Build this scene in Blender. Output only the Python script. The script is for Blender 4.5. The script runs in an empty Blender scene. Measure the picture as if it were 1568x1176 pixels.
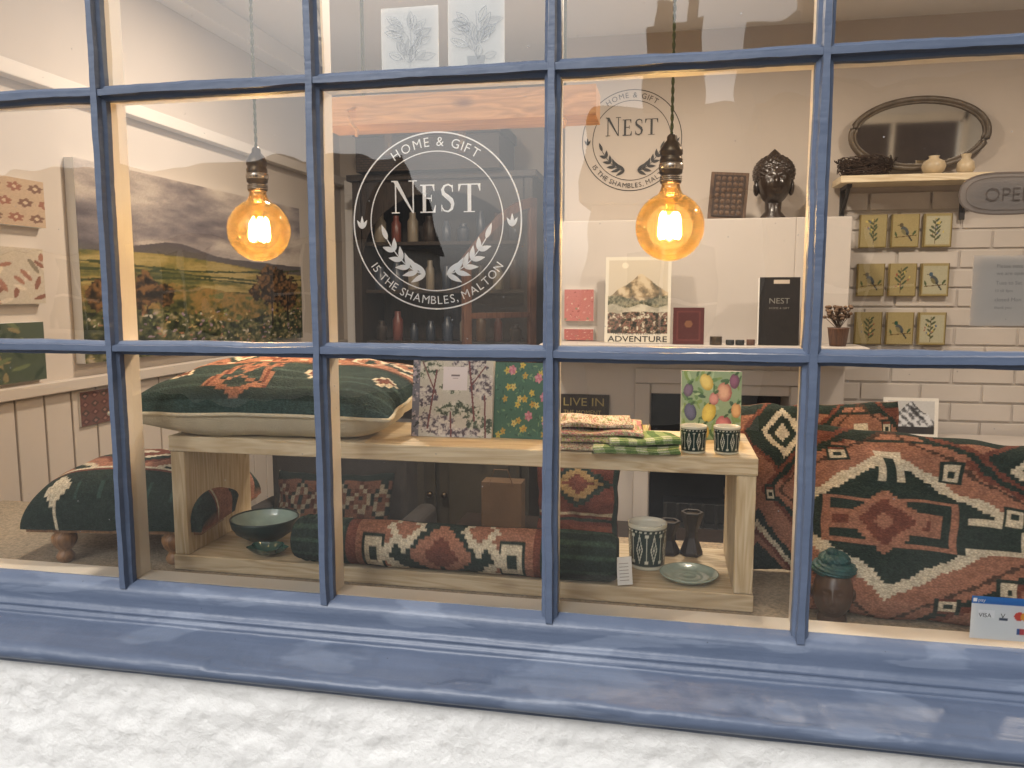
import bpy, math, random
import numpy as np
from mathutils import Matrix, Vector, noise
rnd=random.Random(7)
D=bpy.data; SC=bpy.context.scene; COL=bpy.context.collection
rad=math.radians
def s2l(v):
    v=v/255.0
    return v/12.92 if v<=0.04045 else ((v+0.055)/1.055)**2.4
def c(r,g,b): return (s2l(r),s2l(g),s2l(b))
# ------------------------------------------------------------------ materials
def newmat(n):
    m=D.materials.new(n); m.use_nodes=True; nt=m.node_tree
    return m,nt,nt.nodes["Principled BSDF"]
def N(nt,t,**k):
    n=nt.nodes.new(t)
    for a,b in k.items(): setattr(n,a,b)
    return n
def L(nt,a,b): nt.links.new(a,b)
def setc(s,v): s.default_value=(v[0],v[1],v[2],1.0)
def mat(n,col,rough=.6,var=.12,vs=6,bump=0.0,bs=60,metal=0,spec=.5,stretch=(1,1,1),coat=0):
    m,nt,p=newmat(n)
    tc=N(nt,"ShaderNodeTexCoord"); mp=N(nt,"ShaderNodeMapping"); mp.inputs["Scale"].default_value=stretch
    L(nt,tc.outputs["Object"],mp.inputs[0])
    no=N(nt,"ShaderNodeTexNoise"); no.inputs["Scale"].default_value=vs; no.inputs["Detail"].default_value=4
    L(nt,mp.outputs[0],no.inputs["Vector"])
    r=N(nt,"ShaderNodeValToRGB"); r.color_ramp.elements[0].position=.3; r.color_ramp.elements[1].position=.7
    a=[max(0,x*(1-var)) for x in col]; b=[min(1,x*(1+var)) for x in col]
    r.color_ramp.elements[0].color=(*a,1); r.color_ramp.elements[1].color=(*b,1)
    L(nt,no.outputs["Fac"],r.inputs[0]); L(nt,r.outputs[0],p.inputs["Base Color"])
    p.inputs["Roughness"].default_value=rough; p.inputs["Metallic"].default_value=metal
    p.inputs["Specular IOR Level"].default_value=spec
    p.inputs["Coat Weight"].default_value=coat
    if bump:
        n2=N(nt,"ShaderNodeTexNoise"); n2.inputs["Scale"].default_value=bs; n2.inputs["Detail"].default_value=4
        L(nt,mp.outputs[0],n2.inputs["Vector"])
        bp=N(nt,"ShaderNodeBump"); bp.inputs["Strength"].default_value=bump; bp.inputs["Distance"].default_value=.004
        L(nt,n2.outputs["Fac"],bp.inputs["Height"]); L(nt,bp.outputs[0],p.inputs["Normal"])
    return m
def attrmat(n,rough=.6,weave=0,ws=260,spec=.4,sx=1,sy=1,sz=1):
    m,nt,p=newmat(n)
    a=N(nt,"ShaderNodeAttribute",attribute_name="Col")
    tc=N(nt,"ShaderNodeTexCoord")
    p.inputs["Roughness"].default_value=rough; p.inputs["Specular IOR Level"].default_value=spec
    if weave:
        mp=N(nt,"ShaderNodeMapping"); mp.inputs["Scale"].default_value=(sx,sy,sz); L(nt,tc.outputs["Object"],mp.inputs[0])
        v=N(nt,"ShaderNodeTexVoronoi"); v.inputs["Scale"].default_value=ws; L(nt,mp.outputs[0],v.inputs["Vector"])
        no=N(nt,"ShaderNodeTexNoise"); no.inputs["Scale"].default_value=70; no.inputs["Detail"].default_value=4; L(nt,mp.outputs[0],no.inputs["Vector"])
        bp=N(nt,"ShaderNodeBump"); bp.inputs["Strength"].default_value=weave; bp.inputs["Distance"].default_value=.002; bp.invert=True
        L(nt,v.outputs["Distance"],bp.inputs["Height"]); L(nt,bp.outputs[0],p.inputs["Normal"])
        mr=N(nt,"ShaderNodeMapRange"); mr.inputs[1].default_value=.0; mr.inputs[2].default_value=.75; mr.inputs[3].default_value=1.2; mr.inputs[4].default_value=.72
        L(nt,v.outputs["Distance"],mr.inputs[0])
        m2=N(nt,"ShaderNodeMapRange"); m2.inputs[1].default_value=.3; m2.inputs[2].default_value=.7; m2.inputs[3].default_value=.82; m2.inputs[4].default_value=1.16
        L(nt,no.outputs["Fac"],m2.inputs[0])
        mm=N(nt,"ShaderNodeMath",operation='MULTIPLY'); L(nt,mr.outputs[0],mm.inputs[0]); L(nt,m2.outputs[0],mm.inputs[1])
        vm=N(nt,"ShaderNodeVectorMath",operation='SCALE'); L(nt,a.outputs["Color"],vm.inputs[0]); L(nt,mm.outputs[0],vm.inputs["Scale"])
        L(nt,vm.outputs[0],p.inputs["Base Color"])
    else:
        L(nt,a.outputs["Color"],p.inputs["Base Color"])
    return m
def wood(n,light,dark,stretch=(1.2,14,14),rough=.6,sc=6,bump=.25):
    m,nt,p=newmat(n)
    tc=N(nt,"ShaderNodeTexCoord"); mp=N(nt,"ShaderNodeMapping"); mp.inputs["Scale"].default_value=stretch
    L(nt,tc.outputs["Object"],mp.inputs[0])
    n1=N(nt,"ShaderNodeTexNoise"); n1.inputs["Scale"].default_value=1.6; n1.inputs["Detail"].default_value=3; n1.inputs["Distortion"].default_value=.6
    L(nt,mp.outputs[0],n1.inputs["Vector"])
    ma=N(nt,"ShaderNodeMath",operation='MULTIPLY'); ma.inputs[1].default_value=sc*3; L(nt,n1.outputs["Fac"],ma.inputs[0])
    fr=N(nt,"ShaderNodeMath",operation='PINGPONG'); fr.inputs[1].default_value=1; L(nt,ma.outputs[0],fr.inputs[0])
    n2=N(nt,"ShaderNodeTexNoise"); n2.inputs["Scale"].default_value=9; n2.inputs["Detail"].default_value=6; L(nt,mp.outputs[0],n2.inputs["Vector"])
    ad=N(nt,"ShaderNodeMath",operation='MULTIPLY_ADD'); ad.inputs[1].default_value=.45; L(nt,fr.outputs[0],ad.inputs[0]); 
    mu=N(nt,"ShaderNodeMath",operation='MULTIPLY'); mu.inputs[1].default_value=.6; L(nt,n2.outputs["Fac"],mu.inputs[0]); L(nt,mu.outputs[0],ad.inputs[2])
    r=N(nt,"ShaderNodeValToRGB"); r.color_ramp.elements[0].position=.25; r.color_ramp.elements[1].position=.85
    r.color_ramp.elements[0].color=(*light,1); r.color_ramp.elements[1].color=(*dark,1)
    L(nt,ad.outputs[0],r.inputs[0])
    mp2=N(nt,"ShaderNodeMapping"); mp2.inputs["Scale"].default_value=tuple(3.2 if s<5 else 9 for s in stretch); L(nt,tc.outputs["Object"],mp2.inputs[0])
    v=N(nt,"ShaderNodeTexVoronoi"); v.inputs["Scale"].default_value=1.6; L(nt,mp2.outputs[0],v.inputs["Vector"])
    kr=N(nt,"ShaderNodeMapRange"); kr.inputs[1].default_value=.05; kr.inputs[2].default_value=.16; kr.inputs[3].default_value=.8; kr.inputs[4].default_value=0; L(nt,v.outputs["Distance"],kr.inputs[0])
    mx=N(nt,"ShaderNodeMixRGB"); mx.inputs[2].default_value=(dark[0]*.45,dark[1]*.35,dark[2]*.3,1); L(nt,kr.outputs[0],mx.inputs[0]); L(nt,r.outputs[0],mx.inputs[1])
    L(nt,mx.outputs[0],p.inputs["Base Color"]); p.inputs["Roughness"].default_value=rough
    bp=N(nt,"ShaderNodeBump"); bp.inputs["Strength"].default_value=bump; bp.inputs["Distance"].default_value=.002; L(nt,ad.outputs[0],bp.inputs["Height"]); L(nt,bp.outputs[0],p.inputs["Normal"])
    return m
def emis(n,col,st):
    m=D.materials.new(n); m.use_nodes=True; nt=m.node_tree; nt.nodes.clear()
    e=N(nt,"ShaderNodeEmission"); setc(e.inputs[0],col); e.inputs[1].default_value=st
    o=N(nt,"ShaderNodeOutputMaterial"); L(nt,e.outputs[0],o.inputs[0])
    m.cycles.emission_sampling='NONE'; return m
def glassmat(n,tint,refl,transl=0,tcol=(1,1,1),wav=0.0,dirt_veil=0):
    m=D.materials.new(n); m.use_nodes=True; nt=m.node_tree; nt.nodes.clear()
    t=N(nt,"ShaderNodeBsdfTransparent"); setc(t.inputs[0],tint)
    g=N(nt,"ShaderNodeBsdfGlossy"); g.inputs["Roughness"].default_value=0.0 if not wav else .012
    f=N(nt,"ShaderNodeFresnel"); f.inputs[0].default_value=1.5
    ma=N(nt,"ShaderNodeMath",operation='MULTIPLY_ADD'); ma.inputs[1].default_value=1.0; ma.inputs[2].default_value=refl; ma.use_clamp=True
    L(nt,f.outputs[0],ma.inputs[0])
    tc=N(nt,"ShaderNodeTexCoord")
    if wav:
        no=N(nt,"ShaderNodeTexNoise"); no.inputs["Scale"].default_value=5; L(nt,tc.outputs["Object"],no.inputs["Vector"])
        bp=N(nt,"ShaderNodeBump"); bp.inputs["Strength"].default_value=wav; bp.inputs["Distance"].default_value=.01; L(nt,no.outputs["Fac"],bp.inputs["Height"]); L(nt,bp.outputs[0],g.inputs["Normal"])
    mx=N(nt,"ShaderNodeMixShader"); L(nt,ma.outputs[0],mx.inputs[0]); L(nt,t.outputs[0],mx.inputs[1]); L(nt,g.outputs[0],mx.inputs[2])
    out=mx
    if transl:
        tr=N(nt,"ShaderNodeBsdfTranslucent"); setc(tr.inputs[0],tcol)
        m2=N(nt,"ShaderNodeMixShader"); m2.inputs[0].default_value=transl; L(nt,mx.outputs[0],m2.inputs[1]); L(nt,tr.outputs[0],m2.inputs[2]); out=m2
    if dirt_veil:
        di=N(nt,"ShaderNodeBsdfDiffuse"); setc(di.inputs[0],(.7,.7,.7))
        v=N(nt,"ShaderNodeTexVoronoi"); v.inputs["Scale"].default_value=34; L(nt,tc.outputs["Object"],v.inputs["Vector"])
        mr=N(nt,"ShaderNodeMapRange"); mr.inputs[1].default_value=.02; mr.inputs[2].default_value=.045; mr.inputs[3].default_value=.45; mr.inputs[4].default_value=0; L(nt,v.outputs["Distance"],mr.inputs[0])
        n2=N(nt,"ShaderNodeTexNoise"); n2.inputs["Scale"].default_value=3; n2.inputs["Detail"].default_value=6; L(nt,tc.outputs["Object"],n2.inputs["Vector"])
        r2=N(nt,"ShaderNodeMapRange"); r2.inputs[1].default_value=.35; r2.inputs[2].default_value=.75; r2.inputs[3].default_value=0; r2.inputs[4].default_value=dirt_veil; L(nt,n2.outputs["Fac"],r2.inputs[0])  # patchy pale film imitates the veil of reflections, beside the dust specks
        ad=N(nt,"ShaderNodeMath",operation='ADD'); ad.use_clamp=True; L(nt,mr.outputs[0],ad.inputs[0]); L(nt,r2.outputs[0],ad.inputs[1])
        m3=N(nt,"ShaderNodeMixShader"); L(nt,ad.outputs[0],m3.inputs[0]); L(nt,out.outputs[0],m3.inputs[1]); L(nt,di.outputs[0],m3.inputs[2]); out=m3
    o=N(nt,"ShaderNodeOutputMaterial"); L(nt,out.outputs[0],o.inputs[0]); return m

def bluepaint(n,worn):
    m,nt,p=newmat(n)
    tc=N(nt,"ShaderNodeTexCoord")
    n1=N(nt,"ShaderNodeTexNoise"); n1.inputs["Scale"].default_value=5; n1.inputs["Detail"].default_value=5; L(nt,tc.outputs["Object"],n1.inputs["Vector"])
    r=N(nt,"ShaderNodeValToRGB"); r.color_ramp.elements[0].position=.35; r.color_ramp.elements[1].position=.68
    r.color_ramp.elements[0].color=(.078,.103,.160,1); r.color_ramp.elements[1].color=(.092,.119,.182,1); L(nt,n1.outputs["Fac"],r.inputs[0])
    mp=N(nt,"ShaderNodeMapping"); mp.inputs["Scale"].default_value=(1.6,1,9); L(nt,tc.outputs["Object"],mp.inputs[0])
    n2=N(nt,"ShaderNodeTexNoise"); n2.inputs["Scale"].default_value=2.6; n2.inputs["Detail"].default_value=4; n2.inputs["Distortion"].default_value=.3; L(nt,mp.outputs[0],n2.inputs["Vector"])
    mr=N(nt,"ShaderNodeMapRange"); mr.inputs[1].default_value=.55; mr.inputs[2].default_value=.585; mr.inputs[3].default_value=0; mr.inputs[4].default_value=worn; L(nt,n2.outputs["Fac"],mr.inputs[0])
    mx=N(nt,"ShaderNodeMixRGB"); mx.inputs[2].default_value=(.14,.172,.240,1); L(nt,mr.outputs[0],mx.inputs[0]); L(nt,r.outputs[0],mx.inputs[1])
    mb=N(nt,"ShaderNodeMapping"); mb.inputs["Scale"].default_value=(6,120,120); L(nt,tc.outputs["Object"],mb.inputs[0])
    nb=N(nt,"ShaderNodeTexNoise"); nb.inputs["Scale"].default_value=1; nb.inputs["Detail"].default_value=4; L(nt,mb.outputs[0],nb.inputs["Vector"])
    rb=N(nt,"ShaderNodeMapRange"); rb.inputs[1].default_value=.3; rb.inputs[2].default_value=.7; rb.inputs[3].default_value=.965; rb.inputs[4].default_value=1.03; L(nt,nb.outputs["Fac"],rb.inputs[0])
    vm=N(nt,"ShaderNodeVectorMath",operation='SCALE'); L(nt,mx.outputs[0],vm.inputs[0]); L(nt,rb.outputs[0],vm.inputs["Scale"])
    v=N(nt,"ShaderNodeTexVoronoi"); v.inputs["Scale"].default_value=45; L(nt,tc.outputs["Object"],v.inputs["Vector"])
    m3=N(nt,"ShaderNodeMapRange"); m3.inputs[1].default_value=.04; m3.inputs[2].default_value=.07; m3.inputs[3].default_value=.7; m3.inputs[4].default_value=0; L(nt,v.outputs["Distance"],m3.inputs[0])
    n4=N(nt,"ShaderNodeTexNoise"); n4.inputs["Scale"].default_value=9; L(nt,tc.outputs["Object"],n4.inputs["Vector"])
    g4=N(nt,"ShaderNodeMath",operation='GREATER_THAN'); g4.inputs[1].default_value=.58; L(nt,n4.outputs["Fac"],g4.inputs[0])
    mu=N(nt,"ShaderNodeMath",operation='MULTIPLY'); L(nt,m3.outputs[0],mu.inputs[0]); L(nt,g4.outputs[0],mu.inputs[1])
    mx2=N(nt,"ShaderNodeMixRGB"); mx2.inputs[2].default_value=(.03,.04,.06,1); L(nt,mu.outputs[0],mx2.inputs[0]); L(nt,vm.outputs[0],mx2.inputs[1])
    L(nt,mx2.outputs[0],p.inputs["Base Color"]); p.inputs["Roughness"].default_value=.42
    n3=N(nt,"ShaderNodeTexNoise"); n3.inputs["Scale"].default_value=32; n3.inputs["Detail"].default_value=5; L(nt,tc.outputs["Object"],n3.inputs["Vector"])
    ad=N(nt,"ShaderNodeMath",operation='MULTIPLY_ADD'); ad.inputs[1].default_value=.45; L(nt,nb.outputs["Fac"],ad.inputs[0]); L(nt,n3.outputs["Fac"],ad.inputs[2])
    bp=N(nt,"ShaderNodeBump"); bp.inputs["Strength"].default_value=.6; bp.inputs["Distance"].default_value=.003; L(nt,ad.outputs[0],bp.inputs["Height"]); L(nt,bp.outputs[0],p.inputs["Normal"])
    return m
def masonry(n):
    m,nt,p=newmat(n); tc=N(nt,"ShaderNodeTexCoord")
    a=N(nt,"ShaderNodeTexNoise"); a.inputs["Scale"].default_value=42; a.inputs["Detail"].default_value=7; a.inputs["Roughness"].default_value=.6; L(nt,tc.outputs["Object"],a.inputs["Vector"])
    bp=N(nt,"ShaderNodeBump"); bp.inputs["Strength"].default_value=.9; bp.inputs["Distance"].default_value=.006; L(nt,a.outputs["Fac"],bp.inputs["Height"]); L(nt,bp.outputs[0],p.inputs["Normal"])
    r=N(nt,"ShaderNodeValToRGB"); r.color_ramp.elements[0].position=.25; r.color_ramp.elements[1].position=.45; r.color_ramp.elements[0].color=(.66,.65,.63,1); r.color_ramp.elements[1].color=(.73,.725,.71,1); L(nt,a.outputs["Fac"],r.inputs[0])
    L(nt,r.outputs[0],p.inputs["Base Color"]); p.inputs["Roughness"].default_value=.75; return m
def basketmat(n):
    m,nt,p=newmat(n); tc=N(nt,"ShaderNodeTexCoord")
    w1=N(nt,"ShaderNodeTexBrick"); w1.inputs["Scale"].default_value=22; w1.inputs["Color1"].default_value=(.060,.036,.022,1); w1.inputs["Color2"].default_value=(.035,.021,.014,1); w1.inputs["Mortar"].default_value=(.006,.004,.003,1); w1.inputs["Mortar Size"].default_value=.04
    mp=N(nt,"ShaderNodeMapping"); mp.inputs["Rotation"].default_value=(rad(90),0,0); L(nt,tc.outputs["Object"],mp.inputs[0]); L(nt,mp.outputs[0],w1.inputs["Vector"])
    L(nt,w1.outputs["Color"],p.inputs["Base Color"]); p.inputs["Roughness"].default_value=.6
    bp=N(nt,"ShaderNodeBump"); bp.invert=True; bp.inputs["Strength"].default_value=.9; bp.inputs["Distance"].default_value=.006; L(nt,w1.outputs["Fac"],bp.inputs["Height"]); L(nt,bp.outputs[0],p.inputs["Normal"]); return m
M_blue=bluepaint("blue_gloss_paint",.15); M_sill=bluepaint("weathered_blue_paint",.7)
M_cream=mat("cream_paint",(.80,.75,.67),.45,.06,8,.15)
M_white=masonry("white_masonry_paint")
M_wall=mat("beige_plaster",(.50,.44,.385),.85,.05,2,.15,20)
M_wallR=mat("offwhite_boards",(.50,.455,.415),.6,.05,3,.1,20)
M_ceil=mat("ceiling_white",(.78,.76,.74),.8,.04,3,.1,20)
M_rail=mat("picture_rail_paint",(.62,.57,.52),.7,.04,3,.1,20)
M_floor=wood("floorboards",(.14,.085,.05),(.06,.035,.02),(10,1,10))
M_pineX=wood("pine_long",(.74,.64,.46),(.52,.40,.24),(1.3,16,16))
M_pineZ=wood("pine_upright",(.72,.62,.44),(.48,.36,.20),(16,16,1.3))
M_pineY=wood("pine_shelf",(.64,.53,.36),(.43,.32,.18),(1.3,16,16))
M_beam=wood("oiled_timber",(.66,.37,.15),(.42,.20,.07),(1.3,14,14))
M_dark=wood("dark_oak",(.035,.022,.016),(.012,.008,.006),(14,14,1.5),.5)
M_red=wood("mahogany",(.15,.075,.045),(.07,.03,.02),(14,14,1.5),.4)
M_brown=wood("carved_teak",(.12,.07,.042),(.06,.034,.02),(14,14,1.5),.8)
M_brown2=wood("carved_teak_ground",(.045,.026,.017),(.022,.013,.009),(14,14,1.5),.85)
M_turn=wood("turned_oak",(.34,.18,.08),(.18,.09,.04),(14,14,2),.4)
M_sisal=mat("sisal_matting",(.34,.28,.20),.95,.3,160,1.0,300)
M_black=mat("black_iron",(.012,.012,.012),.5,.2,20,.2)
M_soot=mat("soot",(.01,.009,.008),.95,.3,10,.2)
M_brass=mat("aged_bronze",(.115,.085,.055),.34,.35,30,.1,80,metal=1)
M_steel=mat("nickel",(.55,.50,.44),.25,.1,30,0,80,metal=1)
M_cord=mat("olive_braided_cord",(.07,.08,.025),.9,.4,200,.5,400)
M_print=attrmat("printed_paper",.55)
M_gloss=attrmat("glazed_print",.18,spec=.6)
M_kilim=attrmat("kilim_wool",.95,.8,240,.15,sx=1,sy=1,sz=1.6)
M_cloth=attrmat("cotton_print",.9,.3,500,.2)
M_oil=attrmat("oil_paint",.5)
M_calico=mat("calico",(.64,.58,.44),.9,.08,20,.5,300)
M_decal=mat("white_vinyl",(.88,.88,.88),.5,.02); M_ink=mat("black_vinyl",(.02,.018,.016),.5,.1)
M_paper=mat("white_paper",(.80,.79,.76),.8,.04,4,.05)
M_kraft=mat("kraft_paper",(.10,.058,.03),.8,.15,8,.5,25)
M_glass=glassmat("window_glass",(.97,.98,.98),.09,wav=.16,dirt_veil=.022)
M_bulb=glassmat("amber_glass",(1,.80,.48),.05,.04,(1,.56,.16))
M_fil=emis("filament_glare",(1,.82,.5),60)
M_silver=mat("mirror_silver",(.62,.60,.56),.05,.01,3,metal=1)
M_gilt=mat("dark_gilt",(.10,.075,.05),.4,.3,30,.5,90)
M_stone=mat("brass_leaf",(.42,.34,.13),.4,.2,15,.2,60,metal=.3)
M_twig=mat("twigs",(.04,.022,.012),.9,.4,40,.6,120)
M_ceram=mat("cream_ceramic",(.50,.40,.26),.35,.2,25,.1)
M_teal=mat("dark_glaze",(.012,.028,.025),.35,.4,40,.1,60)
M_tgreen=mat("turban_teal",(.02,.085,.09),.5,.35,60,.8,160)
M_bronze=mat("dark_bronze",(.024,.016,.012),.28,.3,40,.35,120,coat=.3)
M_face=mat("brown_clay",(.075,.045,.032),.30,.15,20,.05,60)
M_celadon=mat("celadon_glaze",(.36,.46,.40),.2,.12,30,.15,90,coat=.5)
M_brick=mat("brick_far",(.15,.09,.065),.9,.35,14,.3)
M_slate=mat("slate_far",(.07,.07,.075),.8,.2,8,.2)
M_render=mat("cream_render",(.60,.57,.52),.9,.08,2,.2)
M_win=mat("dark_window",(.03,.035,.04),.1,.2)
M_asph=mat("asphalt",(.05,.05,.05),.9,.2,9,.4,80)
M_pave=mat("paving_stone",(.13,.125,.115),.85,.2,4,.3,40)
# ------------------------------------------------------------------ builder
class B:
    def __init__(s,name,parent=None): s.n=name; s.v=[];s.f=[];s.mi=[];s.sm=[];s.col=[];s.ml=[];s.parent=parent;s.k=0
    def m(s,mt):
        if mt not in s.ml: s.ml.append(mt)
        return s.ml.index(mt)
    def add(s,vs,fs,mt,smooth=False,col=None,M=None):
        o=len(s.v)
        if M is not None: vs=[M@Vector(p) for p in vs]
        s.v+= [tuple(p) for p in vs]
        s.f+= [tuple(i+o for i in f) for f in fs]; k=s.m(mt)
        s.mi+=[k]*len(fs); s.sm+=[smooth]*len(fs)
        if col is None: s.col+=[(1,1,1)]*len(vs)
        elif isinstance(col,tuple): s.col+=[col]*len(vs)
        else: s.col+=[tuple(x) for x in col]
        return s
    def box(s,x0,x1,y0,y1,z0,z1,mt,M=None,col=None):
        vs=[(x,y,z) for x in (x0,x1) for y in (y0,y1) for z in (z0,z1)]
        fs=[(0,1,3,2),(4,6,7,5),(0,4,5,1),(2,3,7,6),(0,2,6,4),(1,5,7,3)]
        return s.add(vs,fs,mt,False,col,M)
    def lathe(s,prof,ce,mt,seg=40,M=None,colf=None,smooth=True):
        vs=[];cs=[]
        for j,(r,z) in enumerate(prof):
            for i in range(seg):
                a=2*math.pi*i/seg; vs.append((ce[0]+r*math.cos(a),ce[1]+r*math.sin(a),ce[2]+z))
                if colf: cs.append(colf(a,z,j))
        fs=[(j*seg+i,j*seg+(i+1)%seg,(j+1)*seg+(i+1)%seg,(j+1)*seg+i) for j in range(len(prof)-1) for i in range(seg)]
        return s.add(vs,fs,mt,smooth,cs if colf else None,M)
    def tube(s,pts,r,mt,seg=8,M=None,caps=True):
        pts=[Vector(p) for p in pts]; vs=[];n=len(pts)
        rr=r if isinstance(r,(list,tuple)) else [r]*n
        for k,p in enumerate(pts):
            t=(pts[min(k+1,n-1)]-pts[max(k-1,0)]).normalized()
            up=Vector((0,0,1)) if abs(t.z)<.9 else Vector((1,0,0))
            a=t.cross(up).normalized(); b=t.cross(a)
            for i in range(seg):
                w=2*math.pi*i/seg; vs.append(p+a*math.cos(w)*rr[k]+b*math.sin(w)*rr[k])
        fs=[(j*seg+i,j*seg+(i+1)%seg,(j+1)*seg+(i+1)%seg,(j+1)*seg+i) for j in range(n-1) for i in range(seg)]
        if caps: fs+=[tuple(range(seg)),tuple((n-1)*seg+i for i in range(seg))]
        return s.add(vs,fs,mt,True,None,M)
    def blob(s,ce,ra,mt,fn=None,nu=32,nv=20,M=None,col=None):
        vs=[]
        for j in range(nv+1):
            t=math.pi*j/nv
            for i in range(nu):
                a=2*math.pi*i/nu; d=Vector((math.sin(t)*math.cos(a),math.sin(t)*math.sin(a),math.cos(t)))
                k=fn(d) if fn else 1.0
                vs.append((ce[0]+ra[0]*d.x*k,ce[1]+ra[1]*d.y*k,ce[2]+ra[2]*d.z*k))
        fs=[(j*nu+i,(j+1)*nu+i,(j+1)*nu+(i+1)%nu,j*nu+(i+1)%nu) for j in range(nv) for i in range(nu)]
        return s.add(vs,fs,mt,True,col,M)
    def panel(s,cv,O,eu,ev,mt,M=None):
        O=Vector(O);eu=Vector(eu);ev=Vector(ev);H,W=cv.U.shape;vs=[]
        for j in range(H):
            for i in range(W): vs.append(O+eu*(i/(W-1))+ev*(j/(H-1)))
        fs=[(j*W+i,j*W+i+1,(j+1)*W+i+1,(j+1)*W+i) for j in range(H-1) for i in range(W-1)]
        return s.add(vs,fs,mt,False,cv.C.reshape(-1,3),M)
    def flat(s,p2,O,mt,eu=(1,0,0),ev=(0,0,1),dy=.00012):
        s.k+=1;O=Vector(O)+Vector((0,-dy*(s.k%24),0));eu=Vector(eu);ev=Vector(ev)
        return s.add([O+eu*a+ev*b for a,b in p2],[tuple(range(len(p2)))],mt)
    def strip(s,pts,w,O,mt,eu=(1,0,0),ev=(0,0,1),closed=False):
        n=len(pts); s.k+=1; Ov=Vector(O)+Vector((0,-.00012*(s.k%24),0)); eu=Vector(eu);ev=Vector(ev);vs=[]
        for k in range(n):
            p=Vector(pts[k]); q0=Vector(pts[(k-1)%n] if (closed or k>0) else pts[k]); q1=Vector(pts[(k+1)%n] if (closed or k<n-1) else pts[k])
            t=(q1-q0).normalized(); nn=Vector((-t.y,t.x)); ww=w[k] if isinstance(w,(list,tuple)) else w
            for sg in (.5,-.5):
                q=p+nn*ww*sg; vs.append(Ov+eu*q.x+ev*q.y)
        m=n if closed else n-1
        fs=[(2*k,2*k+1,2*((k+1)%n)+1,2*((k+1)%n)) for k in range(m)]
        return s.add(vs,fs,mt)
    def done(s,bevel=0,seg=2):
        me=D.meshes.new(s.n); me.from_pydata(s.v,[],s.f)
        for mt in s.ml: me.materials.append(mt)
        me.polygons.foreach_set("material_index",s.mi); me.polygons.foreach_set("use_smooth",s.sm)
        at=me.color_attributes.new("Col","FLOAT_COLOR","POINT")
        arr=np.ones((len(s.v),4),dtype=np.float32); arr[:,:3]=np.array(s.col,dtype=np.float32).reshape(-1,3); at.data.foreach_set("color",arr.ravel())
        me.update(); o=D.objects.new(s.n,me); COL.objects.link(o)
        if bevel:
            b=o.modifiers.new("bevel","BEVEL"); b.width=bevel; b.segments=seg; b.limit_method='ANGLE'; b.angle_limit=rad(40)
        if s.parent: o.parent=s.parent
        return o
def empty(n):
    e=D.objects.new(n,None); COL.objects.link(e); return e
# ------------------------------------------------------------------ canvas
def fbm(U,V,fx,fy,seed,oct=5,gain=.55):
    r=np.random.RandomState(seed); out=np.zeros_like(U,dtype=float); amp=1;tot=0
    for o in range(oct):
        g=r.rand(257,257); x=U*fx*2**o+r.rand()*50; y=V*fy*2**o+r.rand()*50
        xi=np.floor(x).astype(int);yi=np.floor(y).astype(int);xf=x-xi;yf=y-yi
        xf=xf*xf*(3-2*xf);yf=yf*yf*(3-2*yf); xi%=256;yi%=256
        v=(g[yi,xi]*(1-xf)+g[yi,xi+1]*xf)*(1-yf)+(g[yi+1,xi]*(1-xf)+g[yi+1,xi+1]*xf)*yf
        out+=v*amp;tot+=amp;amp*=gain
    return out/tot
class Cv:
    def __init__(s,W,H,bg,seed=1,q=None):
        s.u=np.linspace(0,1,W);s.v=np.linspace(0,1,H);s.U,s.V=np.meshgrid(s.u,s.v);s.asp=W/H
        s.C=np.zeros((H,W,3))+np.array(c(*bg)); s.r=np.random.RandomState(seed)
        if q: s.U=(np.floor(s.U*q[0])+.5)/q[0]; s.V=(np.floor(s.V*q[1])+.5)/q[1]
    def put(s,m,col): s.C[m]=c(*col)
    def ramp(s,m,val,stops):
        ts=[t for t,_ in stops]; cols=np.array([c(*q) for _,q in stops])
        for ch in range(3): s.C[...,ch]=np.where(m,np.interp(val,ts,cols[:,ch]),s.C[...,ch])
    def rect(s,x0,y0,x1,y1,col): s.put((s.U>=x0)&(s.U<=x1)&(s.V>=y0)&(s.V<=y1),col)
    def ell(s,x,y,rx,ry,col,a=0):
        dx=s.U-x;dy=s.V-y;ca,sa=math.cos(a),math.sin(a)
        s.put(((dx*ca+dy*sa)/rx)**2+((-dx*sa+dy*ca)/ry)**2<1,col)
    def dia(s,x,y,rx,ry,col): s.put(abs(s.U-x)/rx+abs(s.V-y)/ry<1,col)
    def ring(s,x,y,rx,ry,w,col): s.put(abs(abs(s.U-x)/rx+abs(s.V-y)/ry-1)<w,col)
    def below(s,f,col): s.put(s.V<f(s.U),col)
    def line(s,x0,y0,x1,y1,w,col):
        dx,dy=x1-x0,y1-y0;l=dx*dx+dy*dy+1e-9;t=np.clip(((s.U-x0)*dx+(s.V-y0)*dy)/l,0,1)
        s.put(((s.U-x0-t*dx)**2+(s.V-y0-t*dy)**2)<w*w,col)
    def leaf(s,x,y,l,w,a,col): s.ell(x+l*.5*math.cos(a),y+l*.5*math.sin(a),l*.5,w*.5,col,a)
    def blobs(s,n,x0,y0,x1,y1,r0,r1,cols,fl=1.0):
        for _ in range(n):
            r=s.r.uniform(r0,r1); s.ell(s.r.uniform(x0,x1),s.r.uniform(y0,y1),r,r*s.asp*s.r.uniform(.5,1.1)*fl,cols[s.r.randint(len(cols))],s.r.uniform(0,3))
    def noise(s,a):
        s.C*= (1+s.r.uniform(-a,a,s.C.shape[:2]))[...,None]; s.C=np.clip(s.C,0,1); return s
G=(44,58,53);T=(162,116,96);W_=(214,204,182);R=(118,72,60);BR=(86,66,56)
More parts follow.
